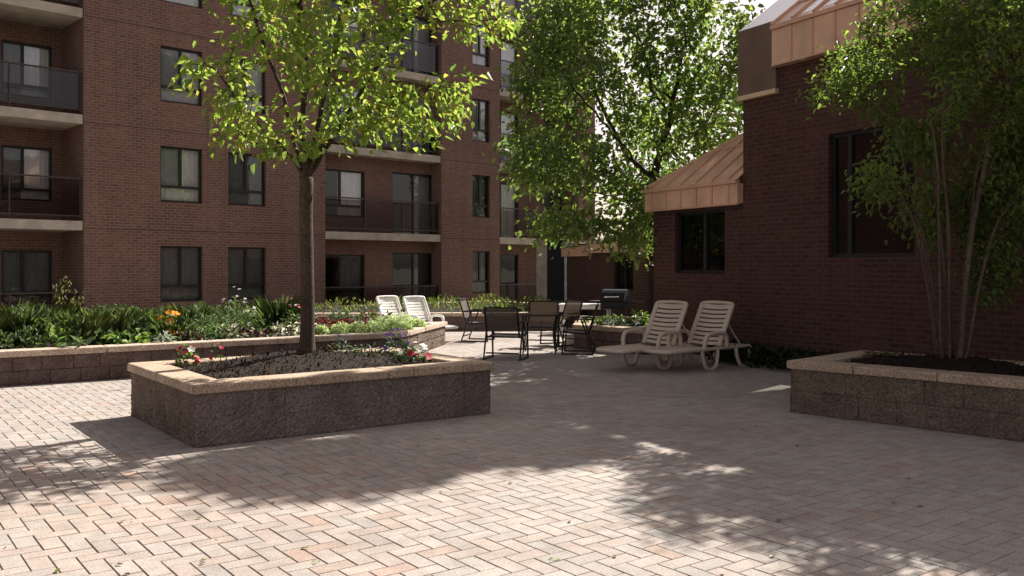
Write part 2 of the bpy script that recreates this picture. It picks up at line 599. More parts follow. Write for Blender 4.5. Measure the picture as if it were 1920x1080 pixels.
def planter(name, label, poly, ztop, wallmat, capmat, cat='planter', cap_w=0.29, cap_t=0.09, joints=None, bw=0.42, rows=2,
            amp=0.012, soil_z=None, mound=0.0, detail=None, mound_c=None, stone=0.9, soil=True, capmats=None, wallmats=None):
    poly = poly_norm(poly)
    n = len(poly)
    c = (sum(p[0] for p in poly) / n, sum(p[1] for p in poly) / n)
    root = thing(name, label, cat, (c[0], c[1], 0))
    P = [(p[0] - c[0], p[1] - c[1]) for p in poly]
    zw = ztop - cap_t
    core = MB()
    ci = inset(P, 0.035)
    core.prism(ci, 0.0, zw - 0.004)
    core.build('wall_core', M['joint'], root)
    by = {}
    for i in range(n):
        p, q = Vector(P[i]), Vector(P[(i + 1) % n])
        d = (q - p).normalized()
        out = Vector((d.y, -d.x))
        wm = (wallmats or {}).get(i, wallmat)
        mb = by.setdefault(wm.name, (MB(), wm))[0]
        if detail is None or i in detail:
            block_face(mb, p, q, 0.0, zw, out, bw, rows, amp, 0.0018 if rows == 1 else (0.007 if 'bed' in cat else 0.0022))
        else:
            mb.quad((p.x, p.y, 0), (q.x, q.y, 0), (q.x, q.y, zw), (p.x, p.y, zw))
    for mb, wm in by.values():
        mb.build('block_wall', wm, root)
    O, I = inset(P, -0.035), inset(P, cap_w)
    for i in range(n):
        o0, o1, i0, i1 = (Vector(a) for a in (O[i], O[(i + 1) % n], I[i], I[(i + 1) % n]))
        ln = (o1 - o0).length
        js = (joints or {}).get(i)
        if js is None:
            k = max(1, round(ln / stone))
            js = [(j + random.uniform(-0.08, 0.08)) / k for j in range(1, k)]
        cuts = [0.0] + list(js) + [1.0]
        for a, b in zip(cuts[:-1], cuts[1:]):
            e = 0.004 / ln
            a2, b2 = (a + e if a > 0 else a + e * 0.3), (b - e if b < 1 else b - e * 0.3)
            # project inner points square to the edge, mitred only at the corners
            d = (o1 - o0).normalized()
            def inn(t):
                if t <= 0.01: return i0 + d * 0.002
                if t >= 0.99: return i1 - d * 0.002
                nrm = Vector((-d.y, d.x))
                return o0.lerp(o1, t) + nrm * (cap_w + 0.035)
            q4 = [o0.lerp(o1, a2), o0.lerp(o1, b2), inn(b2), inn(a2)]
            m = MB()
            m.prism([tuple(v) for v in q4], zw + random.uniform(0, 0.002), ztop + random.uniform(-0.003, 0.003))
            m.build('capstone', (capmats or {}).get(i, capmat), root, bevel=0.014)
    if soil:
        sp = inset(P, cap_w - 0.04)
        sz = soil_z if soil_z is not None else ztop - 0.05
        xs = [p[0] for p in sp]; ys = [p[1] for p in sp]
        mb = MB(); st = 0.07
        idx = {}
        mc = mound_c or (0, 0)
        for i in range(int((max(xs) - min(xs)) / st) + 2):
            for j in range(int((max(ys) - min(ys)) / st) + 2):
                x, y = min(xs) + i * st, min(ys) + j * st
                if inside((x, y), inset(P, 0.12)):
                    r2 = ((x - mc[0]) ** 2 + (y - mc[1]) ** 2)
                    idx[i, j] = len(mb.v)
                    mb.v.append((x, y, sz + mound * math.exp(-r2 / 0.9) + random.uniform(-0.013, 0.013)))
        for (i, j), a in idx.items():
            if (i + 1, j) in idx and (i, j + 1) in idx and (i + 1, j + 1) in idx:
                mb.f.append((a, idx[i + 1, j], idx[i + 1, j + 1], idx[i, j + 1]))
        mb.build('soil', M['soil'], root, smooth=True)
    return root, P, c


def chips(root, poly, z, mound, mc, count, m):
    mb = MB()
    xs = [p[0] for p in poly]; ys = [p[1] for p in poly]
    while count:
        x, y = random.uniform(min(xs), max(xs)), random.uniform(min(ys), max(ys))
        if not inside((x, y), poly):
            continue
        count -= 1
        zz = z + mound * math.exp(-((x - mc[0]) ** 2 + (y - mc[1]) ** 2) / 0.9) + random.uniform(0.0, 0.03)
        a = random.uniform(0, math.pi)
        l, w = random.uniform(0.010, 0.032), random.uniform(0.003, 0.008)
        dz = random.uniform(-0.025, 0.025)
        d = Vector((math.cos(a), math.sin(a), 0)) * l
        s = Vector((-math.sin(a), math.cos(a), 0)) * w
        c = Vector((x, y, zz)); up = Vector((0, 0, dz))
        mb.quad(c - d - s - up, c + d - s + up, c + d + s + up, c - d + s - up)
    o = mb.build('bark_mulch', m, root)
    o['kind'] = 'stuff'


A_, B_, C_ = (-2.79, 7.98), (-0.235, 9.87), (-4.09, 9.74)
D_ = (B_[0] + C_[0] - A_[0], B_[1] + C_[1] - A_[1])
TREE1 = (-2.32, 10.25)
root, P, c = planter('stone_planter', 'long stone block planter holding the young tree with red and white flowers', [A_, B_, D_, C_], 0.565,
                     M['block'], M['cap'], rows=1, soil_z=0.50, mound=0.13, mound_c=(TREE1[0] - (A_[0] + B_[0] + C_[0] + D_[0]) / 4, TREE1[1] - (A_[1] + B_[1] + C_[1] + D_[1]) / 4),
                     joints={0: [0.60, 0.69], 3: [0.5]}, wallmats={3: M['block_tan']}, detail=(0, 1, 3), amp=0.012, bw=0.95)
PC1 = c
chips(root, inset(P, 0.3), 0.51, 0.13, (TREE1[0] - c[0], TREE1[1] - c[1]), 1500, M['chip'])

d1, d2 = Vector((0.725, 0.689)), Vector((0.688, -0.726))
E0 = Vector((3.06, 9.96))
PR = [tuple(E0), tuple(E0 + d2 * 4.4), tuple(E0 + d2 * 4.4 + d1 * 1.75), tuple(E0 + d1 * 1.75)]
TREE3 = (4.84, 10.02)
cr = tuple(sum((Vector(p) for p in PR), Vector((0, 0))) / 4)
rootR, PRl, cR = planter('stone_planter', 'stone block planter at right holding the multi-stemmed tree', PR, 0.57, M['block_tan'], M['cap'],
                         soil_z=0.50, mound=0.10, mound_c=(TREE3[0] - cr[0], TREE3[1] - cr[1]), joints={0: [0.17, 0.36, 0.55, 0.75], 3: [0.45]}, amp=0.012, bw=0.45)
chips(rootR, inset(PRl, 0.3), 0.51, 0.1, (TREE3[0] - cR[0], TREE3[1] - cR[1]), 900, M['soil'])

K0, K1, K2 = (-9.5, 10.2), (-1.90, 15.5), (-1.37, 18.6)
BED = [K0, K1, K2, (-3.35, 17.5), (-4.6, 18.7), (-13, 16.0), (-12.5, 11.0)]
rootB, PB, cB = planter('garden_bed_wall', 'long low stone wall edging the green and flowering garden bed', BED, 0.475, M['block_pink'], M['cap_pale'],
                        cat='raised bed', soil_z=0.41, rows=2, detail=(0, 1), amp=0.012, bw=0.4, stone=1.5, wallmats={1: M['block_tan']})
MIDB = [(1.22, 17.75), (2.35, 16.45), (4.6, 18.6), (3.0, 20.6), (1.6, 20.9)]
rootM, PM, cM = planter('corner_bed_wall', 'low stone bed behind the loungers with shrubs at the foot of the big tree', MIDB, 0.47, M['block_pink'], M['cap'],
                        cat='raised bed', soil_z=0.41, detail=(0, 1, 4), amp=0.012)
FARB = [(-6.6, 22.2), (1.1, 22.8), (2.2, 26.3), (-0.6, 31.0), (-7.4, 24.8)]
rootF, PF, cF = planter('building_bed_wall', 'low grey stone bed along the foot of the apartment building', FARB, 0.45, M['block_pink'], M['cap_pale'],
                        cat='raised bed', soil_z=0.39, detail=(), amp=0.01)

# dark planted strip at the foot of the tall pavilion wall is built with the plants below


# ------------------------------------------------------------------ apartment building (local x along the facade, y into the building)
AO = Vector((-10.86, 23.0))
AA = math.atan2(0.689, 0.725)
a_, n_ = Vector((math.cos(AA), math.sin(AA))), Vector((-math.sin(AA), math.cos(AA)))


def ta(px, b=0.0):
    r = (px - CX) / F
    o = AO + n_ * b
    return (r * o.y - o.x) / (a_.x - r * a_.y)


def za(px, py, b=0.0):
    p = AO + n_ * b + a_ * ta(px, b)
    return H - (py - HY) * p.y / F


apt = thing('apartment_building', 'red brick apartment block with concrete balcony slabs and smoked glass railings', 'building', (AO.x, AO.y, 0), AA)
ST, Z0 = 2.7, -0.13
NF = 5
zf = lambda k: Z0 + ST * k
ZT = zf(NF) + 0.9


def wall_panel(mb, x0, x1, z0, z1, y, ops, reveal=0.14, along='x', flip=False):
    """flat wall in the plane y (or x) = const with rectangular openings and their reveals"""
    xs = sorted({x0, x1, *[v for o in ops for v in o[:2]]})
    zs = sorted({z0, z1, *[v for o in ops for v in o[2:4]]})
    for i in range(len(xs) - 1):
        for j in range(len(zs) - 1):
            cx, cz = (xs[i] + xs[i + 1]) / 2, (zs[j] + zs[j + 1]) / 2
            if any(o[0] < cx < o[1] and o[2] < cz < o[3] for o in ops):
                continue
            mb.quad((xs[i], y, zs[j]), (xs[i + 1], y, zs[j]), (xs[i + 1], y, zs[j + 1]), (xs[i], y, zs[j + 1]))
    for a, b, c, d in [o[:4] for o in ops]:
        r = y + reveal
        mb.quad((a, y, c), (a, r, c), (b, r, c), (b, y, c))
        mb.quad((a, y, d), (b, y, d), (b, r, d), (a, r, d))
        mb.quad((a, y, c), (a, y, d), (a, r, d), (a, r, c))
        mb.quad((b, y, c), (b, r, c), (b, r, d), (b, y, d))


win_cache = {}


def window(parent, x0, x1, z0, z1, y, sill_h=0.42, glass=('glass', 'glass', 'glass'), curtains=(1, 1), name='window', split=0.5, low=True):
    """slider: two panes over a fixed low light; curtains hang a hand's breadth behind the glass"""
    w, h = x1 - x0, z1 - z0
    ft = 0.055
    key = (round(w, 2), round(h, 2), round(sill_h, 2), round(split, 2), low)
    if key not in win_cache:
        fr = MB()
        fr.box(0, ft, 0, 0.07, 0, h); fr.box(w - ft, w, 0, 0.07, 0, h)
        fr.box(ft, w - ft, 0, 0.07, 0, ft); fr.box(ft, w - ft, 0, 0.07, h - ft, h)
        zz = sill_h if low else ft
        if low:
            fr.box(ft, w - ft, -0.012, 0.07, zz - 0.035, zz + 0.035)
            zz += 0.035
        xm = w * split
        fr.box(xm - 0.035, xm + 0.035, 0.004, 0.066, zz, h - ft)
        pl = MB(); pl.quad((ft, 0.035, zz), (xm - 0.035, 0.035, zz), (xm - 0.035, 0.035, h - ft), (ft, 0.035, h - ft))
        pr = MB(); pr.quad((xm + 0.035, 0.045, zz), (w - ft, 0.045, zz), (w - ft, 0.045, h - ft), (xm + 0.035, 0.045, h - ft))
        pb = MB(); pb.quad((ft, 0.04, ft), (w - ft, 0.04, ft), (w - ft, 0.04, sill_h - 0.035), (ft, 0.04, sill_h - 0.035))

        def cur(a, b):
            m = MB(); k = max(6, int((b - a) / 0.035))
            for i in range(k + 1):
                x = a + (b - a) * i / k
                yy = 0.16 + 0.018 * math.sin(i * 1.9) + 0.01 * math.sin(i * 0.7)
                m.v += [(x, yy, 0.02), (x, yy, h - 0.02)]
            m.f = [(2 * i, 2 * i + 2, 2 * i + 3, 2 * i + 1) for i in range(k)]
            return m
        win_cache[key] = dict(fr=fr.mesh('window_frame', M['frame']), p=[pl, pr, pb], c=[cur(0.02, xm), cur(xm, w - 0.02)], pm={}, cm={})
    e = win_cache[key]
    o = link(name, e['fr'], parent, (x0, y, z0))
    for i, p in enumerate(e['p']):
        if i == 2 and not low:
            continue
        k = (i, glass[i])
        if k not in e['pm']:
            e['pm'][k] = p.mesh('pane', M[glass[i]])
        link('pane', e['pm'][k], o)
    for i, c in enumerate(curtains):
        if c:
            k = (i, c)
            if k not in e['cm']:
                e['cm'][k] = e['c'][i].mesh('curtain', M['curtain' if c == 2 else 'curtain_grey'], smooth=True)
            link('curtain', e['cm'][k], o)
    return o


t610, t828, t937 = ta(610), ta(828), ta(937)
BAYD, BAY2, BAY3 = 1.7, 0.55, 0.9
# bays: (x0, x1) recessed; piers between them
xL0, xL1 = -6.6, 0.0
xR1 = 18.6
W1 = (ta(301), ta(380)); W2 = (ta(428), ta(499)); W3 = (ta(886), ta(919))
wall = MB()
wl = []      # windows to place: (x0,x1,z0,z1,y,kw)


def floors():
    return range(NF + 1)


p1, p2, p0, p3 = [], [], [], []
for k in range(NF):
    s, h = zf(k) + 0.78, zf(k) + 2.29
    hi = k >= 2
    for (x0, x1), lst, wi in ((W1, p1, 1), (W2, p1, 2), (W3, p2, 3)):
        lst.append((x0, x1, s, h))
        if k >= 3 or k == 2:
            gl, cu = ('glass_smoke', 'glass_hi', 'glass_hi'), (2, 2)
        elif k == 1 and wi == 1:
            gl, cu = ('glass_smoke', 'glass_hi', 'glass_hi'), (2, 2)
        else:
            gl, cu = ('glass', 'glass', 'glass'), (1, 1)
        wl.append((x0, x1, s, h, 0.09, dict(glass=gl, curtains=cu)))
wall_panel(wall, 0, t610, -0.1, ZT, 0, p1)
wall_panel(wall, t828, t937, -0.1, ZT, 0, p2)
wall_panel(wall, -11.0, xL0, -0.1, ZT, 0, [])
wall_panel(wall, xR1, 19.6, -0.1, ZT, 0, [])
# sides of the recesses (brick returns)
for x, dd in ((xL0, BAYD), (xL1, BAYD), (t610, BAY2), (t828, BAY2), (t937, BAY3), (xR1, BAY3)):
    wall.quad((x, 0, -0.1), (x, 0, ZT), (x, dd, ZT), (x, dd, -0.1))
# recess back walls
bw_l, bw_2, bw_3 = [], [], []
for k in range(NF):
    f = zf(k)
    yb = BAYD
    # left bay: slider window near its right side
    x0, x1 = ta(3, yb), ta(98, yb)
    bw_l.append((x0, x1, f + 0.75, f + 2.16))
    wl.append((x0, x1, f + 0.75, f + 2.16, yb + 0.06, dict(glass=('glass', 'glass_hi' if k in (1, 2, 3) else 'glass', 'glass'), curtains=(1, 2 if k in (1, 2, 3) else 1), sill_h=0.30, split=0.42)))
    x0, x1 = ta(-150, yb), ta(-52, yb)
    bw_l.append((x0, x1, f + 0.08, f + 2.16))
    wl.append((x0, x1, f + 0.08, f + 2.16, yb + 0.06, dict(name='sliding_door', low=False, curtains=(1, 1))))
    # middle bay: window at left, sliding door at right
    yb = BAY2
    x0, x1 = t610 + 0.02, ta(684, yb)
    bw_2.append((x0, x1, f + 0.62, f + 2.12))
    wl.append((x0, x1, f + 0.62, f + 2.12, yb + 0.06, dict(glass=('glass', 'glass_hi' if k else 'glass', 'glass'), curtains=(0, 2 if k else 1), sill_h=0.36)))
    x0, x1 = ta(736, yb), ta(813, yb)
    bw_2.append((x0, x1, f + 0.06, f + 2.2))
    wl.append((x0, x1, f + 0.06, f + 2.2, yb + 0.06, dict(name='sliding_door', low=False, glass=('glass_dark', 'glass_smoke', 'glass'), curtains=(0, 2 if k else 1), split=0.52)))
    # right bay: door beside the pier, window further on
    yb = BAY3
    x0, x1 = t937 + 0.05, ta(972, yb)
    bw_3.append((x0, x1, f + 0.06, f + 2.2))
    wl.append((x0, x1, f + 0.06, f + 2.2, yb + 0.06, dict(name='sliding_door', low=False, glass=('glass', 'glass_hi' if k > 1 else 'glass', 'glass'), curtains=(2 if k > 0 else 0, 2 if k > 0 else 0))))
    x0, x1 = x1 + 1.4, x1 + 2.6
    bw_3.append((x0, x1, f + 0.75, f + 2.16))
    wl.append((x0, x1, f + 0.75, f + 2.16, yb + 0.06, dict()))
wall_panel(wall, xL0, xL1, -0.1, ZT, BAYD, bw_l)
wall_panel(wall, t610, t828, -0.1, ZT, BAY2, bw_2)
wall_panel(wall, t937, xR1, -0.1, ZT, BAY3, bw_3)
# far sides, back, roof
wall.quad((-11, 0, -0.1), (-11, 12, -0.1), (-11, 12, ZT), (-11, 0, ZT))
wall.quad((19.6, 0, -0.1), (19.6, 12, -0.1), (19.6, 12, ZT), (19.6, 0, ZT))
wall.quad((-11, 12, -0.1), (19.6, 12, -0.1), (19.6, 12, ZT), (-11, 12, ZT))
wall.quad((-11, 0, ZT), (19.6, 0, ZT), (19.6, 12, ZT), (-11, 12, ZT))
wall.build('brick_wall', M['brick'], apt, uv=True)
for x0, x1, z0_, z1_, y, kw in wl:
    window(apt, x0, x1, z0_, z1_, y, **kw)
for (xa, xb) in ((0.0, t610), (t828, t937), (-11, xL0)):
    for k in range(1, NF + 1):
        m = MB(); m.box(xa + 0.01, xb - 0.01, -0.004, 0.03, zf(k) - 0.009, zf(k) + 0.009)
        m.build('expansion_joint', M['joint'], apt)
# slabs and railings
for bi, (xa, xb) in enumerate(((xL0, xL1), (t610, t828), (t937, xR1))):
    for k in range(NF + 1):
        f = zf(k) + ((0.19, 0.12, 0.1)[bi] if k else 0)
        if k > 0:
            m = MB(); m.box(xa + 0.012, xb - 0.012, 0.03, (BAYD, BAY2, BAY3)[bi] - 0.01, f - 0.24, f)
            m.build('balcony_slab', M['concrete'], apt, bevel=0.012)
        gm = 'rail_glass_hi' if (k >= 3 or (k == 2)) else 'rail_glass'
        m = MB()
        m.beam((xa + 0.03, 0.14, f + 1.08), (xb - 0.03, 0.14, f + 1.08), 0.05, 0.04)
        m.beam((xa + 0.03, 0.14, f + 0.13), (xb - 0.03, 0.14, f + 0.13), 0.04, 0.03)
        npost = max(2, round((xb - xa) / 1.75))
        for i in range(npost + 1):
            x = xa + 0.05 + (xb - xa - 0.1) * i / npost
            m.box(x - 0.016, x + 0.016, 0.122, 0.158, f + 0.04, f + 1.06)
        r = m.build('balcony_railing', M['rail'], apt)
        gpan = MB(); gpan.quad((xa + 0.06, 0.17, f + 0.13), (xb - 0.06, 0.17, f + 0.13), (xb - 0.06, 0.17, f + 1.05), (xa + 0.06, 0.17, f + 1.05))
        gpan.build('glass_panel', M[gm], r)

# ------------------------------------------------------------------ brick pavilion (tall block and low wing), local x along the front, y inwards
PO = Vector((3.94, 15.45))
PA = math.atan2(-0.871, 0.491)
pd, pn = Vector((math.cos(PA), math.sin(PA))), Vector((-math.sin(PA), math.cos(PA)))


def tp(px):
    r = (px - CX) / F
    return (r * PO.y - PO.x) / (pd.x - r * pd.y)


pav = thing('brick_pavilion', 'tall dark brick pavilion with salmon metal fascia and roof', 'building', (PO.x, PO.y, 0), PA)
XE, DP = 10.0, 4.4
wx0, wx1, wz0, wz1 = tp(1553), tp(1715), 1.6 + 0.14, 3.62
b = MB()
wall_panel(b, 0, XE, -0.05, 5.45, 0, [(wx0, wx1, wz0, wz1), (5.6, 7.2, wz0, wz1)])
b.quad((0, 0, -0.05), (0, 0, 5.45), (0, DP, 5.45), (0, DP, -0.05))
b.quad((XE, 0, -0.05), (XE, DP, -0.05), (XE, DP, 5.45), (XE, 0, 5.45))
b.quad((0, DP, -0.05), (0, DP, 5.45), (XE, DP, 5.45), (XE, DP, -0.05))
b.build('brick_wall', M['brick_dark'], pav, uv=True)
for x0, x1 in ((wx0, wx1), (5.6, 7.2)):
    window(pav, x0, x1, wz0, wz1, 0.08, glass=('glass_dark', 'glass_dark', 'glass_dark'), curtains=(0, 0), low=False, split=0.22)
pxe = 0.81
m = MB(); m.box(-0.06, pxe, -0.07, 0.3, 4.50, 5.60); m.build('end_panel', M['panel_brown'], pav, bevel=0.006)
m = MB(); m.box(-0.07, pxe, -0.085, 0.3, 4.42, 4.497); m.build('panel_trim', M['panel_trim'], pav, bevel=0.004)
m = MB()
m.box(pxe + 0.005, XE + 0.3, -0.16, 0.02, 4.86, 5.42)
m.build('fascia', M['copper'], pav)
m = MB()
x = pxe + 0.42
while x < XE:
    m.box(x - 0.022, x + 0.022, -0.185, -0.157, 4.87, 5.41)
    x += 0.43
m.box(pxe, XE + 0.32, -0.20, -0.02, 5.425, 5.485)        # gutter lip
m.box(pxe, XE + 0.3, -0.175, 0.02, 4.835, 4.857)
m.build('seam_rib', M['copper_rib'], pav)
# roof slope
rp = math.tan(R(36))
DR = 2.3
m = MB()
m.add([(pxe, -0.19, 5.49), (XE + 0.3, -0.19, 5.49), (XE + 0.3, DR, 5.49 + rp * (DR + 0.19)), (pxe, DR, 5.49 + rp * (DR + 0.19)),
       (XE + 0.3, DP + 0.2, 5.49), (pxe, DP + 0.2, 5.49)], [(0, 1, 2, 3), (3, 2, 4, 5), (0, 3, 5), (1, 4, 2), (0, 5, 4, 1)])
rf = m.build('roof', M['copper'], pav)
m = MB()
for i in range(int((XE - pxe) / 0.43) + 1):
    x = pxe + 0.03 + i * 0.43
    m.beam((x, -0.19, 5.51), (x, DR, 5.51 + rp * (DR + 0.19)), 0.04, 0.05, up=(0, -1, 1))
for q in (0.62, 1.3):
    m.beam((pxe, -0.19 + q, 5.505 + q * rp), (XE + 0.3, -0.19 + q, 5.505 + q * rp), 0.05, 0.04, up=(0, -1, 1))
m.build('roof_seam', M['copper_rib'], rf)
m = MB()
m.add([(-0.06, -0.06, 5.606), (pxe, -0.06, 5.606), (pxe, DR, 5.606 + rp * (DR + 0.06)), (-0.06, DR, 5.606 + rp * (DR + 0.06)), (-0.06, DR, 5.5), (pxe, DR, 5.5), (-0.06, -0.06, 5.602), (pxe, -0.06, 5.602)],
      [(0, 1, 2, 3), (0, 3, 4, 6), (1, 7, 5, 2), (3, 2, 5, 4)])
m.build('end_roof', M['glare_white'], pav)  # end of the roof plane, its glare painted as white metal
# white patches standing in for sky glare on the salmon roof
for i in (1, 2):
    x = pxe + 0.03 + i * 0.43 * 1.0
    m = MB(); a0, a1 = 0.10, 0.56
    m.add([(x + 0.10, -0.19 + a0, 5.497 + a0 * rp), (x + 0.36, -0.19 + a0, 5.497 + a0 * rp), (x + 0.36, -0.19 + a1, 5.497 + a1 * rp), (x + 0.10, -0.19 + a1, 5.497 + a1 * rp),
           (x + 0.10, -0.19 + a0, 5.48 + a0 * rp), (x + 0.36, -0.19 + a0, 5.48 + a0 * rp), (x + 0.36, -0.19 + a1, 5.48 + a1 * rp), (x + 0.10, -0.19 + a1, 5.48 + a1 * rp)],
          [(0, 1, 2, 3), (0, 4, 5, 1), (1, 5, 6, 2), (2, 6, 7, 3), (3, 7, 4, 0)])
    m.build('glare_patch', M['glare_white'], pav)
# unseen block added to throw the firm shade edge across the court
UO = Vector((8.75, 15.0)) - PO
m = MB()
ud, un = Vector((0.68, -0.734)), Vector((0.734, 0.68))
q = [UO, UO + ud * 7.0, UO + ud * 7.0 + un * 6, UO + un * 6]
q = [(v.dot(pd), v.dot(pn)) for v in q]
m.prism(q, -0.05, 10.5)
m.build('shade_block', M['brick_dark'], pav, uv=True)

low = thing('low_brick_wing', 'low brick wing with salmon hipped metal roof beside the tall pavilion', 'building', (PO.x, PO.y, 0), PA)
xw = tp(1225)
wx0, wx1 = tp(1265), tp(1359)
b = MB()
wall_panel(b, xw, -0.002, -0.05, 2.72, 0, [(wx0, wx1, 1.48, 2.62)])
b.quad((xw, 0, -0.05), (xw, 4.2, -0.05), (xw, 4.2, 2.72), (xw, 0, 2.72))
b.quad((xw, 4.2, -0.05), (-0.002, 4.2, -0.05), (-0.002, 4.2, 2.72), (xw, 4.2, 2.72))
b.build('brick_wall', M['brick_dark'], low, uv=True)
window(low, wx0, wx1, 1.48, 2.62, 0.08, glass=('glass_dark', 'glass_dark', 'glass_dark'), curtains=(0, 0), low=False, split=0.55)
ov = 0.13
ovl = 0.10
m = MB(); m.box(xw - 0.06, -0.004, -ov, 0.0, 2.68, 3.02); m.box(xw - ovl, xw - 0.062, -ov, 4.4, 2.68, 3.02); m.box(xw - 0.06, -0.004, 0.003, 4.4, 2.72, 2.75)
m.build('fascia', M['copper'], low)
m = MB()
for i in range(7):
    x = xw - 0.03 + 0.42 * i + 0.16
    if x < -0.05:
        m.box(x - 0.02, x + 0.02, -ov - 0.022, -ov + 0.002, 2.69, 3.01)
m.box(xw - ovl - 0.05, -0.004, -ov - 0.05, -ov + 0.05, 3.022, 3.085)
m.box(xw - ovl - 0.05, xw - ovl + 0.05, -ov + 0.052, 4.4, 3.022, 3.085)
m.box(xw - ovl - 0.01, -0.004, -ov - 0.012, -ov + 0.05, 2.655, 2.677)
m.build('seam_rib', M['copper_rib'], low)
sl = math.tan(R(37))
x0r, y0r, z0r = xw - ovl, -ov, 3.09
hh = 2.35
m = MB()
m.add([(x0r, y0r, z0r), (-0.004, y0r, z0r), (-0.004, y0r + hh, z0r + hh * sl), (x0r + hh, y0r + hh, z0r + hh * sl), (x0r, 4.4, z0r), (-0.004, 4.4, z0r)],
      [(0, 1, 2, 3), (0, 3, 4), (3, 2, 5, 4)])
rf = m.build('roof', M['copper'], low)
m = MB()
for i in range(7):
    x = xw + 0.13 + 0.42 * i
    if x < -0.03:
        yl = min(hh, x - x0r)
        m.beam((x, y0r, z0r + 0.018), (x, y0r + yl, z0r + 0.018 + yl * sl), 0.04, 0.045, up=(0, -1, 1))
m.beam((x0r, y0r, z0r + 0.02), (x0r + hh, y0r + hh, z0r + 0.02 + hh * sl), 0.06, 0.05, up=(-1, -1, 2))
m.beam((x0r + 0.95, y0r + 0.95, z0r + 0.016 + 0.95 * sl), (-0.01, y0r + 0.95, z0r + 0.016 + 0.95 * sl), 0.05, 0.04, up=(0, -1, 1))
m.build('roof_seam', M['copper_rib'], rf)

# low annex far behind the court
Q0, Q1 = Vector((1.62, 27.0)), Vector((3.9, 21.9))
qd = (Q1 - Q0).normalized()
ann = thing('low_annex', 'low dark brown annex with tan metal fascia beyond the patio furniture', 'building', (Q0.x, Q0.y, 0), math.atan2(qd.y, qd.x))
ql = (Q1 - Q0).length
b = MB()
xs_ = 2.75
wall_panel(b, 0, ql, -0.05, 1.98, 0, [(xs_, xs_ + 1.0, 0.95, 1.9)])
b.quad((0, 0, -0.05), (0, 0, 1.98), (0, 4, 1.98), (0, 4, -0.05))
b.quad((ql, 0, -0.05), (ql, 4, -0.05), (ql, 4, 1.98), (ql, 0, 1.98))
b.quad((0, 4, -0.05), (0, 4, 1.98), (ql, 4, 1.98), (ql, 4, -0.05))
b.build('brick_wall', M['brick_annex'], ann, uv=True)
window(ann, xs_, xs_ + 1.0, 0.95, 1.9, 0.06, glass=('glass_dark', 'glass_dark', 'glass'), curtains=(0, 0), low=False)
m = MB(); m.box(-0.1, 1.55, -0.12, 0.02, 1.90, 2.16); m.box(1.56, ql, -0.2, 0.02, 1.98, 2.24); m.build('fascia', M['copper'], ann)
m = MB(); m.add([(-0.1, -0.2, 2.25), (ql, -0.2, 2.25), (ql, 2, 2.55), (-0.1, 2, 2.55), (ql, 4.2, 2.25), (-0.1, 4.2, 2.25)], [(0, 1, 2, 3), (3, 2, 4, 5), (0, 3, 5), (1, 4, 2)])
m.build('roof', M['panel_brown'], ann)
# dark glass entrance with pale post
ent = thing('glass_entrance', 'dark glass entrance screen with a pale grey post beside the far annex', 'entrance', at(1042, 29.0), R(-8))
m = MB(); m.box(-0.28, 0.27, 0, 0.05, 0, 2.45); m.build('glass_panel', M['black_enamel'], ent)
m = MB(); m.box(0.275, 0.335, -0.03, 0.06, 0, 2.5); m.build('post', M['grey_post'], ent)
m = MB(); m.box(-0.62, -0.285, 0, 0.2, 0, 2.45); m.build('pier', M['concrete'], ent)
m = MB(); m.box(-0.64, 0.34, -0.06, 0.25, 2.505, 2.62); m.build('canopy', M['frame'], ent)


# ------------------------------------------------------------------ furniture
def smooth_path(pts, n=6):
    """Catmull-Rom through the points"""
    pts = [Vector(p) for p in pts]
    P_ = [pts[0] * 2 - pts[1]] + pts + [pts[-1] * 2 - pts[-2]]
    out = []
    for i in range(1, len(P_) - 2):
        for k in range(n):
            t = k / n
            a, b_, c_, d = P_[i - 1], P_[i], P_[i + 1], P_[i + 2]
            out.append(0.5 * ((2 * b_) + (c_ - a) * t + (2 * a - 5 * b_ + 4 * c_ - d) * t * t + (3 * b_ - a - 3 * c_ + d) * t ** 3))
    out.append(pts[-1])
    return out


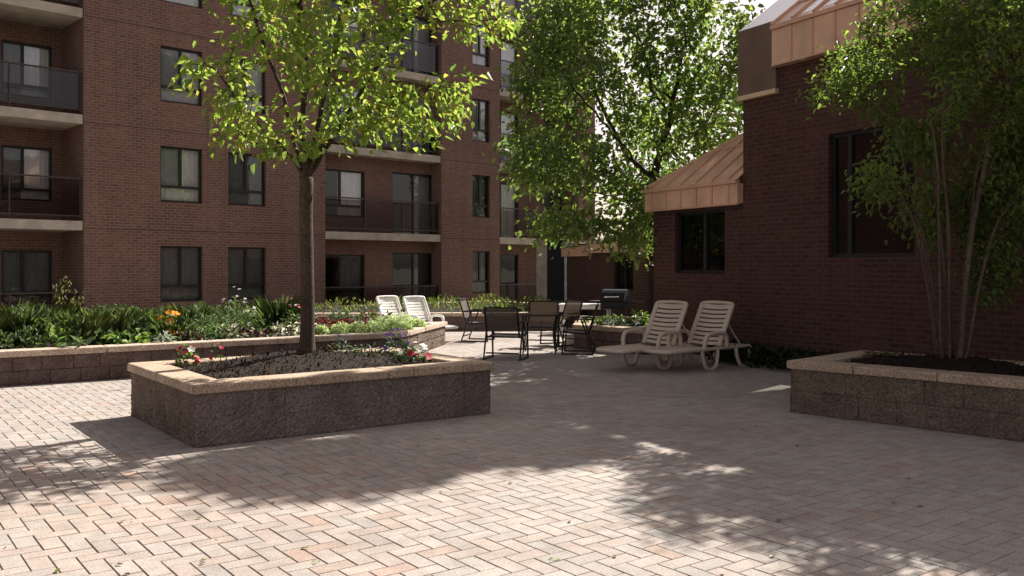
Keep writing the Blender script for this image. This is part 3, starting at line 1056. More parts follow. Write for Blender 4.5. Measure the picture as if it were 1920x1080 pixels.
def make_lounger(label, m_, loc, rz):
    t = thing('chaise_lounge', label, 'lounge chair', loc, rz, 'slatted chaise lounges')
    W = 0.325
    # seat deck: rails with cross slats, rounded nose
    mb = MB()
    for s in (-1, 1):
        mb.tube(smooth_path([(-0.78, s * W, 0.33), (-0.3, s * W, 0.33), (0.4, s * W, 0.33), (0.95, s * W, 0.335), (1.12, s * (W - 0.05), 0.33)]), 0.026, 8)
    mb.tube(smooth_path([(1.12, -W + 0.05, 0.33), (1.18, -W + 0.14, 0.325), (1.18, W - 0.14, 0.325), (1.12, W - 0.05, 0.33)]), 0.026, 8)
    x = 0.06
    while x < 1.12:
        w2 = W - (0.03 if x > 1.05 else 0)
        k = 7
        vs, fs = [], []
        for i in range(k + 1):
            y = -w2 + 2 * w2 * i / k
            sag = -0.014 * (1 - (y / w2) ** 2)
            vs += [(x, y, 0.345 + sag), (x + 0.088, y, 0.345 + sag), (x + 0.088, y, 0.318 + sag), (x, y, 0.318 + sag)]
        for i in range(k):
            o = 4 * i
            fs += [(o, o + 1, o + 5, o + 4), (o + 1, o + 2, o + 6, o + 5), (o + 2, o + 3, o + 7, o + 6), (o + 3, o, o + 4, o + 7)]
        mb.add(vs, fs)
        x += 0.106
    mb.box(-0.80, -0.74, -W, W, 0.30, 0.345)
    mb.build('seat', m_, t, smooth=False)
    # backrest
    h0, h1 = Vector((-0.02, 0, 0.36)), Vector((-0.40, 0, 1.03))
    ax = (h1 - h0)
    ln = ax.length
    ax.normalize()
    nrm = Vector((ax.z, 0, -ax.x))
    mb = MB()
    pts = [h0 + ax * 0.0 + Vector((0, -W + 0.02, 0)), h0 + ax * (ln - 0.1) + Vector((0, -W + 0.02, 0)), h0 + ax * (ln - 0.015) + Vector((0, -W + 0.075, 0))]
    pts2 = [Vector((p.x, -p.y, p.z)) for p in reversed(pts)]
    for s in (-1, 1):
        c0, c1 = h0 + Vector((0, s * (W - 0.035), 0)), h0 + ax * (ln - 0.05) + Vector((0, s * (W - 0.035), 0))
        mb.beam(c0, c1, 0.075, 0.03, up=tuple(nrm))
    mb.tube(pts[:2] + smooth_path([pts[1], pts[2], pts2[0], pts2[1]], 5)[1:-1] + pts2[1:], 0.026, 8)
    ns = 9
    for i in range(ns):
        s0 = 0.03 + i * (ln - 0.06) / ns
        s1 = s0 + (ln - 0.06) / ns - 0.027
        if i == ns - 1:
            s1 += 0.03
        k = 8
        vs, fs = [], []
        for q in range(k + 1):
            y = (-W + 0.025) + 2 * (W - 0.025) * q / k
            sag = -0.022 * (1 - (y / W) ** 2)
            for s, d in ((s0, 0.011), (s1, 0.011), (s1, -0.011), (s0, -0.011)):
                p = h0 + ax * s + nrm * (d + sag)
                vs.append((p.x, y, p.z - 0.012 * (1 - (y / W) ** 2)))
        for q in range(k):
            o = 4 * q
            fs += [(o, o + 1, o + 5, o + 4), (o + 1, o + 2, o + 6, o + 5), (o + 2, o + 3, o + 7, o + 6), (o + 3, o, o + 4, o + 7)]
        mb.add(vs, fs)
    mb.build('backrest', m_, t)
    for s in (-1, 1):
        mb = MB()
        mb.tube(smooth_path([(0.42, s * (W + 0.02), 0.33), (0.41, s * (W + 0.03), 0.47), (0.34, s * (W + 0.035), 0.55), (0.15, s * (W + 0.035), 0.57), (-0.06, s * (W + 0.035), 0.555), (-0.13, s * (W + 0.03), 0.48), (-0.14, s * (W + 0.02), 0.34)], 6), 0.034, 8)
        mb.build('armrest', m_, t, smooth=True)
        for xa, xb in ((0.06, 0.46), (-0.80, -0.42)):
            mb = MB()
            back = xa < -0.1
            f0, f1 = (xa, xb)
            pts = [(f1, s * W, 0.33), (f1 - 0.02, s * (W + 0.005), 0.2), (f1 - 0.08, s * (W + 0.01), 0.07), (f1 - 0.15, s * (W + 0.012), 0.024), (f0 + 0.14, s * (W + 0.012), 0.024), (f0 + 0.06, s * (W + 0.01), 0.07), (f0 + 0.015, s * (W + 0.005), 0.2), (f0, s * W, 0.33)]
            mb.tube(smooth_path(pts, 4), 0.03, 8)
            mb.build('leg', m_, t, smooth=True)
        mb = MB()
        p = h0 + ax * 0.42
        mb.tube([(p.x - 0.02, s * (W - 0.05), p.z), (-0.62, s * (W - 0.05), 0.345)], 0.015, 6)
        mb.build('support_strut', m_, t)
    return t


ang_r = math.atan2(-0.66, -0.75)
Lx = make_lounger('beige slatted chaise lounge nearest the dark pavilion corner', M['resin'], (3.02, 14.35, 0), ang_r)
dup(Lx, (2.32, 14.5, 0), ang_r + 0.03, 'beige slatted chaise lounge on the left of the pair, beside the low corner bed')
ang_l = math.atan2(-0.75, 0.66)
Lw = make_lounger('white slatted chaise lounge half hidden by the pale green mounds', M['resin_white'], (-2.62, 20.35, 0), ang_l)
Lw.scale = (.9, .9, .9)
dup(Lw, (-2.0, 20.15, 0), ang_l - 0.05, 'white slatted chaise lounge whose arm reaches past the flower bed corner')


def make_chair(label, loc, rz):
    """sling patio armchair; local +x is where the sitter faces"""
    t = thing('patio_chair', label, 'chair', loc, rz, 'sling chairs around the glass table')
    W = 0.29
    for s in (-1, 1):
        mb = MB()
        # stile + seat rail
        mb.tube(smooth_path([(-0.36, s * W, 0.90), (-0.30, s * W, 0.70), (-0.235, s * W, 0.48), (-0.19, s * W, 0.40), (-0.10, s * W, 0.385), (0.10, s * W, 0.40), (0.26, s * W, 0.42)], 4), 0.018, 6)
        # front leg, arm, rear leg
        mb.tube(smooth_path([(0.27, s * (W + 0.03), 0.015), (0.24, s * (W + 0.03), 0.40), (0.20, s * (W + 0.03), 0.60), (0.12, s * (W + 0.03), 0.645), (-0.10, s * (W + 0.03), 0.65), (-0.27, s * (W + 0.015), 0.64)], 4), 0.017, 6)
        mb.tube([(-0.08, s * (W + 0.03), 0.64), (-0.20, s * (W + 0.03), 0.3), (-0.30, s * (W + 0.03), 0.015)], 0.016, 6)
        mb.beam((-0.30, s * (W + 0.03), 0.014), (0.28, s * (W + 0.03), 0.014), 0.03, 0.026)
        mb.beam((0.22, s * (W + 0.045), 0.645), (-0.2, s * (W + 0.045), 0.662), 0.045, 0.018)
        mb.build('side_frame', M['chair_metal'], t)
    for p in ((-0.36, 0.90), (-0.19, 0.392), (0.26, 0.412), (-0.26, 0.12)):
        mb = MB()
        mb.tube([(p[0], -W, p[1]), (p[0], W, p[1])], 0.015, 6)
        mb.build('crossbar', M['chair_metal'], t)
    prof = smooth_path([(-0.355, 0, 0.885), (-0.30, 0, 0.70), (-0.24, 0, 0.50)], 5)
    mb = MB()
    for i, p in enumerate(prof):
        for q in range(5):
            y = -W + 0.015 + (2 * W - 0.03) * q / 4
            mb.v.append((p.x - 0.02 * (1 - (y / W) ** 2), y, p.z))
    mb.f = [(5 * i + q, 5 * i + q + 1, 5 * i + q + 6, 5 * i + q + 5) for i in range(len(prof) - 1) for q in range(4)]
    mb.build('back_sling', M['sling'], t, smooth=True)
    mb = MB()
    for i, (x, z) in enumerate(((-0.19, 0.40), (-0.05, 0.39), (0.12, 0.405), (0.26, 0.425))):
        for q in range(5):
            y = -W + 0.015 + (2 * W - 0.03) * q / 4
            mb.v.append((x, y, z - 0.02 * (1 - (y / W) ** 2)))
    mb.f = [(5 * i + q, 5 * i + q + 1, 5 * i + q + 6, 5 * i + q + 5) for i in range(3) for q in range(4)]
    mb.build('seat_sling', M['sling'], t, smooth=True)
    return t


ch = make_chair('brown sling patio chair with its back to the camera, nearest of the chairs', (-0.1, 15.75, 0), R(75))
dup(ch, (-0.72, 19.6, 0), R(-12), 'dark sling patio chair standing alone to the left of the glass table')
dup(ch, (0.58, 18.0, 0), R(-100), 'sling patio chair on the far side of the glass table facing the camera')
dup(ch, (0.98, 18.55, 0), R(-150), 'sunlit tan sling patio chair behind the table, before the dark glass entrance')
dup(ch, (1.22, 16.75, 0), R(172), 'dark sling patio chair seen side-on at the right of the glass table')

tb = thing('patio_table', 'round glass topped patio table among the sling chairs', 'table', (0.52, 16.75, 0))
m = MB(); m.lathe([(0.47, 0.715), (0.475, 0.72), (0.47, 0.728)], 32); m.build('tabletop', M['table_glass'], tb)
m = MB()
m.tube([(0.485 * math.cos(a), 0.485 * math.sin(a), 0.72) for a in [2 * math.pi * i / 32 for i in range(33)]], 0.014, 6)
m.build('rim', M['chair_metal'], tb)
for k in range(4):
    a = R(40 + 90 * k)
    m = MB(); m.tube(smooth_path([(0.44 * math.cos(a), 0.44 * math.sin(a), 0.71), (0.36 * math.cos(a), 0.36 * math.sin(a), 0.4), (0.42 * math.cos(a), 0.42 * math.sin(a), 0.01)]), 0.016, 6)
    m.build('leg', M['chair_metal'], tb)
m = MB(); m.tube([(0.36 * math.cos(a), 0.36 * math.sin(a), 0.4) for a in [2 * math.pi * i / 24 for i in range(25)]], 0.01, 6); m.build('brace_ring', M['chair_metal'], tb)

# second table with a white slatted top, sunlit, beyond the corner bed
t2 = thing('slatted_table', 'white slatted garden table in the sun beyond the corner bed', 'table', (1.75, 21.6, 0), R(-10))
m = MB()
for i in range(7):
    m.box(-0.62, 0.62, -0.36 + i * 0.105, -0.36 + i * 0.105 + 0.085, 0.69, 0.715)
m.build('tabletop', M['resin_white'], t2)
for sx in (-1, 1):
    for sy in (-1, 1):
        m = MB(); m.box(sx * 0.55 - 0.03, sx * 0.55 + 0.03, sy * 0.3 - 0.03, sy * 0.3 + 0.03, 0, 0.69); m.build('leg', M['resin_white'], t2)
m = MB(); m.box(-0.56, 0.56, -0.34, -0.30, 0.60, 0.687); m.box(-0.56, 0.56, 0.30, 0.34, 0.60, 0.687); m.build('apron', M['resin_white'], t2)

# barbecue
gr = thing('barbecue_grill', 'black barbecue grill with chrome lid handle under the annex window', 'grill', (2.42, 21.15, 0), R(-30))
m = MB()
m.box(-0.3, 0.3, -0.22, 0.22, 0.62, 0.80); m.build('firebox', M['black_enamel'], gr, bevel=0.02)
m = MB(); o = []
for s in (-0.3, 0.3):
    for k in range(9):
        a = math.pi * k / 8
        m.v.append((s, -0.23 * math.cos(a), 0.805 + 0.27 * math.sin(a)))
m.f = [(k, k + 1, k + 10, k + 9) for k in range(8)] + [tuple(range(8, -1, -1)), tuple(range(9, 18))]
lid = m.build('lid', M['black_enamel'], gr)
m = MB(); m.tube(smooth_path([(-0.16, -0.2, 0.9), (-0.15, -0.27, 0.9), (0.15, -0.27, 0.9), (0.16, -0.2, 0.9)]), 0.016, 8); m.build('handle', M['chrome'], lid)
for s in (-1, 1):
    m = MB(); m.box(s * 0.46 - 0.155, s * 0.46 + 0.155, -0.2, 0.2, 0.77, 0.80); m.build('side_shelf', M['black_enamel'], gr)
    for sy in (-1, 1):
        m = MB(); m.box(s * 0.27 - 0.02, s * 0.27 + 0.02, sy * 0.19 - 0.02, sy * 0.19 + 0.02, 0, 0.62); m.build('leg', M['black_enamel'], gr)
m = MB(); m.box(-0.27, 0.27, -0.19, 0.19, 0.14, 0.17); m.build('bottom_shelf', M['black_enamel'], gr)


# ------------------------------------------------------------------ foliage
def leaf_mesh(name, P_, ax, nr, ln, wd, cols, m_, fold=0.25, droop=0.2):
    P_, ax, nr = np.asarray(P_), np.asarray(ax), np.asarray(nr)
    ln, wd = np.asarray(ln)[:, None], np.asarray(wd)[:, None]
    ax = ax / np.linalg.norm(ax, axis=1, keepdims=True)
    sd = np.cross(ax, nr)
    sd /= (np.linalg.norm(sd, axis=1, keepdims=True) + 1e-9)
    nr = np.cross(sd, ax)
    f = fold * wd
    V = np.stack([P_,
                  P_ + ax * ln * 0.30 + sd * wd * 0.5 + nr * f,
                  P_ + ax * ln * 0.68 + sd * wd * 0.40 + nr * (f * 0.6 - droop * ln * 0.4),
                  P_ + ax * ln - nr * droop * ln,
                  P_ + ax * ln * 0.68 - sd * wd * 0.40 + nr * (f * 0.6 - droop * ln * 0.4),
                  P_ + ax * ln * 0.30 - sd * wd * 0.5 + nr * f], axis=1)
    n = len(P_)
    base = (np.arange(n) * 6)[:, None, None]
    Fq = (np.array([[0, 1, 2, 3], [0, 3, 4, 5]])[None] + base).reshape(-1)
    me = bpy.data.meshes.new(name)
    me.vertices.add(n * 6)
    me.vertices.foreach_set('co', V.reshape(-1).astype(np.float32))
    me.loops.add(n * 8)
    me.loops.foreach_set('vertex_index', Fq.astype(np.int32))
    me.polygons.add(n * 2)
    me.polygons.foreach_set('loop_start', np.arange(0, n * 8, 4, dtype=np.int32))
    me.polygons.foreach_set('loop_total', np.full(n * 2, 4, dtype=np.int32))
    me.update(calc_edges=True)
    me.materials.append(m_)
    setcol(me, np.repeat(np.asarray(cols), 6, axis=0))
    me.validate()
    return me


def unit(n):
    v = rng.normal(size=(n, 3))
    return v / np.linalg.norm(v, axis=1, keepdims=True)


def pick(cols, n, jit=0.18):
    cols = np.array(cols)
    c = cols[rng.integers(len(cols), size=n)]
    return np.clip(c * rng.uniform(1 - jit, 1 + jit, size=(n, 1)), 0, 1)


def grow(starts, parents, att, D=0.16, di=1.4, dk=0.3, up=0.05, maxit=160):
    """space colonisation: limbs reach for the points the crown fills"""
    pos = [np.array(p, float) for p in starts]
    par = list(parents)
    att = np.array(att)
    near_d = np.full(len(att), 1e9)
    near_i = np.zeros(len(att), int)

    def upd(i0):
        nonlocal near_d, near_i
        new = np.array(pos[i0:])
        d = np.linalg.norm(att[:, None] - new[None], axis=2)
        k = d.argmin(1)
        dm = d[np.arange(len(att)), k]
        b_ = dm < near_d
        near_d = np.where(b_, dm, near_d)
        near_i = np.where(b_, k + i0, near_i)
    upd(0)
    for it in range(maxit):
        keep = near_d > dk
        att, near_d, near_i = att[keep], near_d[keep], near_i[keep]
        if not len(att):
            break
        act = near_d < di
        if not act.any():
            act = near_d <= near_d.min() + 0.3
        i0 = len(pos)
        used = set()
        for i in np.unique(near_i[act]):
            v = att[act & (near_i == i)] - pos[i]
            v = (v / (np.linalg.norm(v, axis=1, keepdims=True) + 1e-9)).sum(0)
            v = v / (np.linalg.norm(v) + 1e-9) + np.array([0, 0, up]) + rng.normal(size=3) * 0.16
            v /= np.linalg.norm(v)
            pos.append(pos[i] + v * D)
            par.append(int(i))
        upd(i0)
        if len(pos) > 5000:
            break
    return np.array(pos), par


def limb_mesh(pos, par, r_base, r_tip=0.004, e=2.3, flare=1.0):
    n = len(pos)
    kids = [[] for _ in range(n)]
    for i, p in enumerate(par):
        if p >= 0:
            kids[p].append(i)
    rad = np.zeros(n)
    for i in range(n - 1, -1, -1):
        rad[i] = r_tip if not kids[i] else sum(rad[k] ** e for k in kids[i]) ** (1 / e)
    s = r_base / rad[0]
    # thicken mostly the big limbs
    q = np.log(np.maximum(rad / r_tip, 1.0)) / math.log(max(rad[0] / r_tip, 1.01))
    rad = rad * (1 + (s - 1) * q ** 1.2)
    rad = rad * (1 + 0.5 * np.exp(-np.maximum(np.asarray(pos)[:, 2], 0) / 0.13))     # root flare
    mb = MB()
    stack = [(0, None)]
    while stack:
        i, frm = stack.pop()
        ch = [] if frm is None else [frm]
        while True:
            ch.append(i)
            if not kids[i]:
                break
            ks = sorted(kids[i], key=lambda k: -rad[k])
            for k in ks[1:]:
                stack.append((k, i))
            i = ks[0]
        if len(ch) > 1:
            rr = [float(rad[c_]) for c_ in ch]
            if frm is not None:
                rr[0] = min(rr[0], rr[1] * 1.5)
            seg = 10 if max(rr) > 0.06 else (6 if max(rr) > 0.018 else 4)
            mb.tube([pos[c_] for c_ in ch], rr, seg, caps=len(ch) < 4)
    return mb, rad, kids


def ellip(n, c, r):
    v = unit(n) * (rng.uniform(0.15, 1, size=(n, 1)) ** (1 / 3))
    return np.array(c) + v * np.array(r)


def tree(name, label, base, trunk, lobes, natt, leaf, cols, bark, leafmat, r_base, nleaf, spread=0.16, D=0.16, di=1.2, dk=0.3, stems=None,
         thr=0.02, fold=0.25, droop=0.25, cat='tree', up=0.05, flat=0.5, ncl=900):
    root = thing(name, label, cat, base)
    b = np.array(base)
    vol = np.array([l[1][0] * l[1][1] * l[1][2] * (l[2] if len(l) > 2 else 1) for l in lobes])
    att = np.concatenate([ellip(max(3, int(natt * v / vol.sum())), l[0], l[1]) for l, v in zip(lobes, vol)]) - b
    starts, par = [], []
    for st in (stems or [trunk]):
        pts = smooth_path(st, 6)
        # resample
        prev = -1
        if starts:
            prev = min(range(len(starts)), key=lambda q: (Vector(starts[q]) - pts[0]).length)
        for j, p in enumerate(pts):
            if j == 0 and starts:
                continue
            starts.append((p.x, p.y, p.z)); par.append(prev); prev = len(starts) - 1
    pos, par = grow(starts, par, att, D, di, dk, up)
    mb, rad, kids = limb_mesh(pos, par, r_base)
    # root flare on single trunks
    mb.build('trunk', bark, root, smooth=True)
    tips = np.array([i for i in range(len(starts), len(pos)) if rad[i] < thr])
    w = np.array([1.0 + 1.5 * (len(kids[i]) == 0) for i in tips])
    cl = rng.choice(tips, size=min(ncl, len(tips)), p=w / w.sum(), replace=False)
    idx = cl[rng.integers(len(cl), size=nleaf)]
    P_ = pos[idx] + rng.normal(size=(nleaf, 3)) * spread
    par_a = np.array(par)
    tw = pos[idx] - pos[par_a[idx]]
    tw /= np.linalg.norm(tw, axis=1, keepdims=True) + 1e-9
    ax = tw * 0.7 + unit(nleaf) * 0.9 + np.array([0, 0, -0.35])
    nr = unit(nleaf) * flat + np.array([0, 0, 0.8])
    ln = rng.uniform(0.55, 1.3, nleaf) * leaf[0]
    wd = ln * leaf[1] * rng.uniform(0.8, 1.15, nleaf)
    c = pick(cols, nleaf)
    me = leaf_mesh('crown', P_, ax, nr, ln, wd, c, leafmat, fold, droop)
    link('crown', me, root)
    return root


def lob(px, py, rx, ry, Y, rd=None, wgt=1.0):
    s = Y / F
    x, y, z = at(px, Y, py)
    return ((x, y, z), (rx * s, rd if rd else (rx + ry) / 2 * s, ry * s), wgt)


# young tree in the long planter
b0 = (TREE1[0], TREE1[1], 0.60)
Y1 = TREE1[1]
def tl(*pp):
    return [((px - 577) * .00605, dy, (500 - py) * .00605 + 1.0) for px, py, dy in pp]


limbs1 = [[(0, 0, -0.05), (0.01, 0, 0.5), (0.0, 0, 1.1), (-0.01, 0, 1.6), (0.0, 0.0, 1.98)],
          tl((577, 340, 0), (545, 290, -.05), (500, 245, -.1), (455, 190, -.2), (420, 140, -.25)),
          tl((577, 335, 0), (552, 270, .05), (530, 180, .1), (495, 90, .1), (470, 10, .1)),
          tl((577, 330, 0), (572, 250, -.08), (580, 140, -.15), (570, 20, -.15), (560, -120, -.1)),
          tl((577, 330, 0), (592, 250, .1), (610, 150, .15), (640, 40, .1), (670, -80, .1)),
          tl((577, 335, 0), (604, 280, -.05), (650, 235, -.15), (720, 200, -.25), (790, 175, -.3)),
          tl((577, 340, 0), (610, 275, .1), (660, 190, .2), (715, 100, .2), (770, 20, .2)),
          tl((552, 300, -.05), (510, 285, -.2), (465, 255, -.25))]
tree('young_tree', 'slender young tree with bright yellow-green leaves in the long planter', b0, None,
     [lob(600, 40, 190, 120, Y1 - .2, .7), lob(775, 210, 115, 62, Y1 - .3, .8, 1.3), lob(660, 190, 95, 80, Y1 + .1, .6), lob(400, 125, 78, 38, Y1 - .2, .5, 3.0), lob(370, 165, 45, 16, Y1 - .2, .3, 2.5),
      lob(465, 205, 80, 36, Y1 - .3, .5, 2.4), lob(452, 250, 62, 28, Y1 - .1, .4, 2.4), lob(905, 38, 105, 42, Y1, .5, 2.0), lob(560, -130, 300, 150, Y1 - .2, .85), lob(780, -70, 200, 95, Y1, .8),
      lob(455, 30, 70, 60, Y1 - .1, .55, 1.2), lob(540, 268, 75, 36, Y1 - .5, .45, 1.4), lob(700, 250, 75, 28, Y1 - .4, .5, 1.3), lob(860, 165, 50, 45, Y1, .5, 1.3), lob(640, 90, 120, 90, Y1 - 1.0, .5), lob(560, -330, 190, 90, Y1 - .2, .8), ((-.3, 10.4, 5.5), (1.0, .6, .5), 1.3)],
     1900, (0.102, 0.55), [(0.14, 0.21, 0.05), (0.175, 0.245, 0.06), (0.105, 0.17, 0.042), (0.205, 0.26, 0.075), (0.155, 0.225, 0.055), (0.215, 0.225, 0.06)],
     M['bark_young'], M['leaf'], 0.076, 8600, 0.085, 0.15, 1.1, 0.25, thr=0.011, ncl=720, stems=limbs1)

# big tree by the low wing
Y2 = 18.5
b0 = (2.92, 18.95, 0.42)
tree('shade_tree', 'large dark green shade tree rising behind the low salmon-roofed wing', b0,
     [(0, 0, -0.05), (0.02, 0, 0.9), (-0.05, 0, 1.8), (0.02, 0.05, 2.6), (0.1, 0.05, 3.3)],
     [lob(1160, 60, 190, 130, Y2, 1.1, .7), lob(1060, 150, 110, 80, Y2 - .4, 1.1, 1.2), lob(1330, 90, 95, 110, Y2 + .1, .9), lob(992, 268, 52, 40, Y2 - .3, .55, 2.6), lob(1070, 300, 110, 60, Y2 - .7, .9, 1.1),
      lob(1060, 425, 85, 32, Y2 - 1.0, .5, 3.2), lob(1160, 445, 55, 26, Y2 - .9, .45, 2.6), lob(1240, 230, 120, 70, Y2 + .3, .8, 1.1), lob(1330, 230, 60, 60, Y2 + .4, .8, .8), lob(1190, -50, 170, 60, Y2, 1.1), lob(1190, 380, 60, 50, Y2 - .2, .7, 1.0),
      lob(1010, 60, 60, 45, Y2 - .2, .7, 1.3), lob(1250, 330, 60, 40, Y2 + .5, .6), lob(975, 245, 32, 22, Y2 - .3, .4, 2.0), lob(1000, 330, 60, 40, Y2 - .5, .6, 1.6), lob(1400, 60, 35, 60, Y2, .6, 1.5), lob(1040, 20, 60, 60, Y2, .8, 1.3)],
     1900, (0.125, 0.6), [(0.10, 0.15, 0.05), (0.13, 0.18, 0.058), (0.08, 0.13, 0.048), (0.18, 0.23, 0.07), (0.105, 0.15, 0.058)],
     M['bark_dark'], M['leaf_mid'], 0.12, 18500, 0.16, 0.2, 1.8, 0.30, thr=0.016, ncl=1150, flat=0.8)

# multi-stemmed tree in the right planter
b0 = (TREE3[0], TREE3[1], 0.56)
Y3 = 10.5
stems = []
for (dx, dy, tx, ty, h) in ((-0.16, 0, -0.62, -0.1, 2.5), (-0.10, .08, -0.36, 0.25, 2.7), (-0.04, -0.07, -.12, -0.15, 2.9), (0.03, 0.05, 0.12, 0.3, 2.8), (0.09, -.05, 0.3, -0.1, 2.7), (0.14, 0.08, 0.48, .3, 2.6), (-.13, -.06, -.24, -.3, 2.6), (.18, -.03, .7, -.1, 2.3), (.06, .10, .02, .5, 2.9), (-.07, .02, -.5, .3, 2.2)):
    stems.append([(dx * 0.5, dy * 0.5, -0.06), (dx, dy, 0.12), (dx + tx * 0.16, dy + ty * 0.2, 0.8), (dx + tx * 0.42 + random.uniform(-.03, .03), dy + ty * 0.5, 1.5), (dx + tx * .7 + random.uniform(-.05, .05), dy + ty * .8, h * .8), (dx + tx, dy + ty, h)])
tree('multi_stem_tree', 'multi-stemmed tree with small leaves fanning up from the right planter', b0, None,
     [lob(1610, 130, 70, 75, Y3 + .2, .5, 1.6), lob(1570, 175, 50, 42, Y3 + .2, .4, 1.8), lob(1730, 60, 130, 100, Y3, 1.0), lob(1880, 90, 110, 130, Y3 - .2, 1.0), lob(1820, 250, 130, 95, Y3 - .2, .9, 1.3), lob(1700, 260, 70, 70, Y3, .8, .7),
      lob(1670, 345, 85, 45, Y3 - .4, .6, 1.5), lob(1880, 390, 100, 80, Y3 - .3, .8, 1.5), lob(1760, 400, 80, 60, Y3, .7, 1.0), lob(1880, 510, 80, 40, Y3 - .3, .5, 1.3), lob(1790, 545, 60, 35, Y3 - .5, .3, 1.0), lob(1710, 430, 45, 45, Y3 - .3, .4, 1.0), lob(1830, -110, 150, 100, Y3 + .3, .9), lob(1990, 230, 100, 170, Y3, 1.0), lob(1760, 480, 40, 40, Y3 - .2, .3, 0.8), lob(1690, 20, 50, 40, Y3 + .4, .45, 1.3), ((5.6, 8.3, 4.2), (1.1, 1.0, 0.9), 1.4), ((6.3, 8.0, 5.0), (1.1, 0.9, 0.9), 1.2)],
     1700, (0.078, 0.45), [(0.105, 0.155, 0.046), (0.13, 0.185, 0.052), (0.08, 0.125, 0.04), (0.17, 0.22, 0.058), (0.10, 0.14, 0.055)],
     M['bark_pale'], M['leaf_mid'], 0.052, 34000, 0.10, 0.14, 1.3, 0.24, stems=stems, thr=0.014, ncl=2100)

# trees beyond the pavilion roof: out of the frame, they dapple the court
def far_tree(label, c, r, h, n, lobes=None):
    base = (c[0], c[1], 0.0)
    hz = c[2]
    tree('tall_tree', label, base, [(0, 0, -0.05), (0.1, 0, hz * 0.3), (-0.05, 0.1, hz * 0.55), (0, 0, hz * 0.78)],
         lobes or [((c[0], c[1], c[2]), (r[0], r[1], r[2])), ((c[0] - r[0] * .2, c[1] + r[1] * .3, c[2] - .3), (r[0] * .6, r[1] * .6, r[2] * .8))], 330, (0.2, 0.62),
         [(0.035, 0.085, 0.018), (0.05, 0.11, 0.02)], M['bark_dark'], M['leaf_dark'], 0.17, n, 0.22, 0.3, 2.5, 0.5, thr=0.03)


far_tree('tall tree standing behind the pavilion, nearest the added shade block', (6.25, 16.65, 10.6), (2.0, 0.95, 0.7), 10, 12000, [((5.9, 16.2, 10.5), (1.05, .7, .5)), ((7.15, 17.1, 10.5), (1.2, .85, .55))])
far_tree('tall tree behind the pavilion, the middle one of three', (8.1, 19.8, 10.4), (1.7, 1.6, 1.0), 10, 8000)
far_tree('tall tree behind the pavilion, farthest from the court', (9.6, 22.4, 10.0), (2.0, 1.8, 1.2), 10, 3600)


tree('background_tree', 'distant leafy tree behind the big shade tree and the low wing roof', (6.4, 31.0, 0), [(0, 0, -.05), (0, 0, 2), (.1, 0, 4.5)],
     [((6.4, 31, 6.3), (2.6, 2.0, 2.6)), ((4.6, 31.5, 4.6), (1.6, 1.4, 1.8))], 420, (0.24, 0.6), [(0.05, 0.10, 0.02), (0.06, 0.13, 0.025)], M['bark_dark'], M['leaf_dark'], 0.18, 2600, 0.25, 0.3, 2.5, 0.5, thr=.03)

# ------------------------------------------------------------------ plants
def clump(name, label, cat, px, Y, z, r, h, n, leaf, cols, kind='dome', flowers=None, group=None, m_=None, xy=None, spikes=False):
    x, y = (xy if xy else at(px, Y)[:2])
    root = thing(name, label, cat, (x, y, z), 0, group)
    if kind == 'blade':
        a = rng.uniform(0, 2 * math.pi, n)
        rr = rng.uniform(0, 0.35, n) * r
        P_ = np.stack([rr * np.cos(a), rr * np.sin(a), np.zeros(n)], 1)
        tilt = rng.uniform(0.03, 0.55, n)
        ax = np.stack([np.cos(a) * tilt, np.sin(a) * tilt, np.ones(n)], 1)
        nr = np.stack([np.cos(a) * -1, np.sin(a) * -1, tilt], 1)
        ln = rng.uniform(0.55, 1.1, n) * h * 1.15
        me = leaf_mesh('foliage', P_, ax, -nr * -1, ln, np.full(n, leaf[0]) * rng.uniform(.7, 1.3, n), pick(cols, n), m_ or M['leaf_bed'], 0.2, 0.28)
    else:
        d = unit(n)
        d[:, 2] = np.abs(d[:, 2])
        q = rng.uniform(0.55 if kind == 'dome' else 0.8, 1.0, (n, 1))
        P_ = d * q * np.array([r, r, h]) * np.array([0.9, 0.9, 0.95])
        ax = d * np.array([1, 1, .5]) + unit(n) * 0.6 + np.array([0, 0, 0.1 if kind == 'dome' else .5])
        nr = d + np.array([0, 0, 0.7]) + unit(n) * 0.3
        ln = rng.uniform(0.7, 1.25, n) * leaf[0]
        me = leaf_mesh('foliage', P_, ax, nr, ln, ln * leaf[1], pick(cols, n), m_ or M['leaf_bed'], 0.25, 0.25)
    link('foliage', me, root)
    if flowers:
        fc, fn, fs = flowers
        d = unit(fn); d[:, 2] = np.abs(d[:, 2]) * 1.0 + 0.25
        c = d * np.array([r * 0.85, r * 0.85, h]) * rng.uniform(0.8, 1.05, (fn, 1))
        pet = 5
        P_ = np.repeat(c, pet, 0)
        a = np.tile(np.arange(pet) * 2 * math.pi / pet, fn) + np.repeat(rng.uniform(0, 6, fn), pet)
        face = d + np.array([-0.1, -0.6, 0.5])
        face /= np.linalg.norm(face, axis=1, keepdims=True)
        e1 = np.cross(face, np.array([0, 0, 1.0])); e1 /= np.linalg.norm(e1, axis=1, keepdims=True) + 1e-9
        e2 = np.cross(face, e1)
        e1, e2, fz = (np.repeat(v, pet, 0) for v in (e1, e2, face))
        ax = e1 * np.cos(a)[:, None] + e2 * np.sin(a)[:, None] + fz * 0.35
        nn = len(P_)
        ln = np.repeat(rng.uniform(0.8, 1.2, fn), pet) * fs
        fcol = np.repeat(pick(fc, fn, 0.12), pet, 0)
        for q in range(fn):
            k = slice(q * pet, q * pet + pet)
            link('blossom', leaf_mesh('blossom', P_[k], ax[k], fz[k], ln[k], ln[k] * 0.75, fcol[k], M['petal'], 0.1, 0.15), root)
    return root


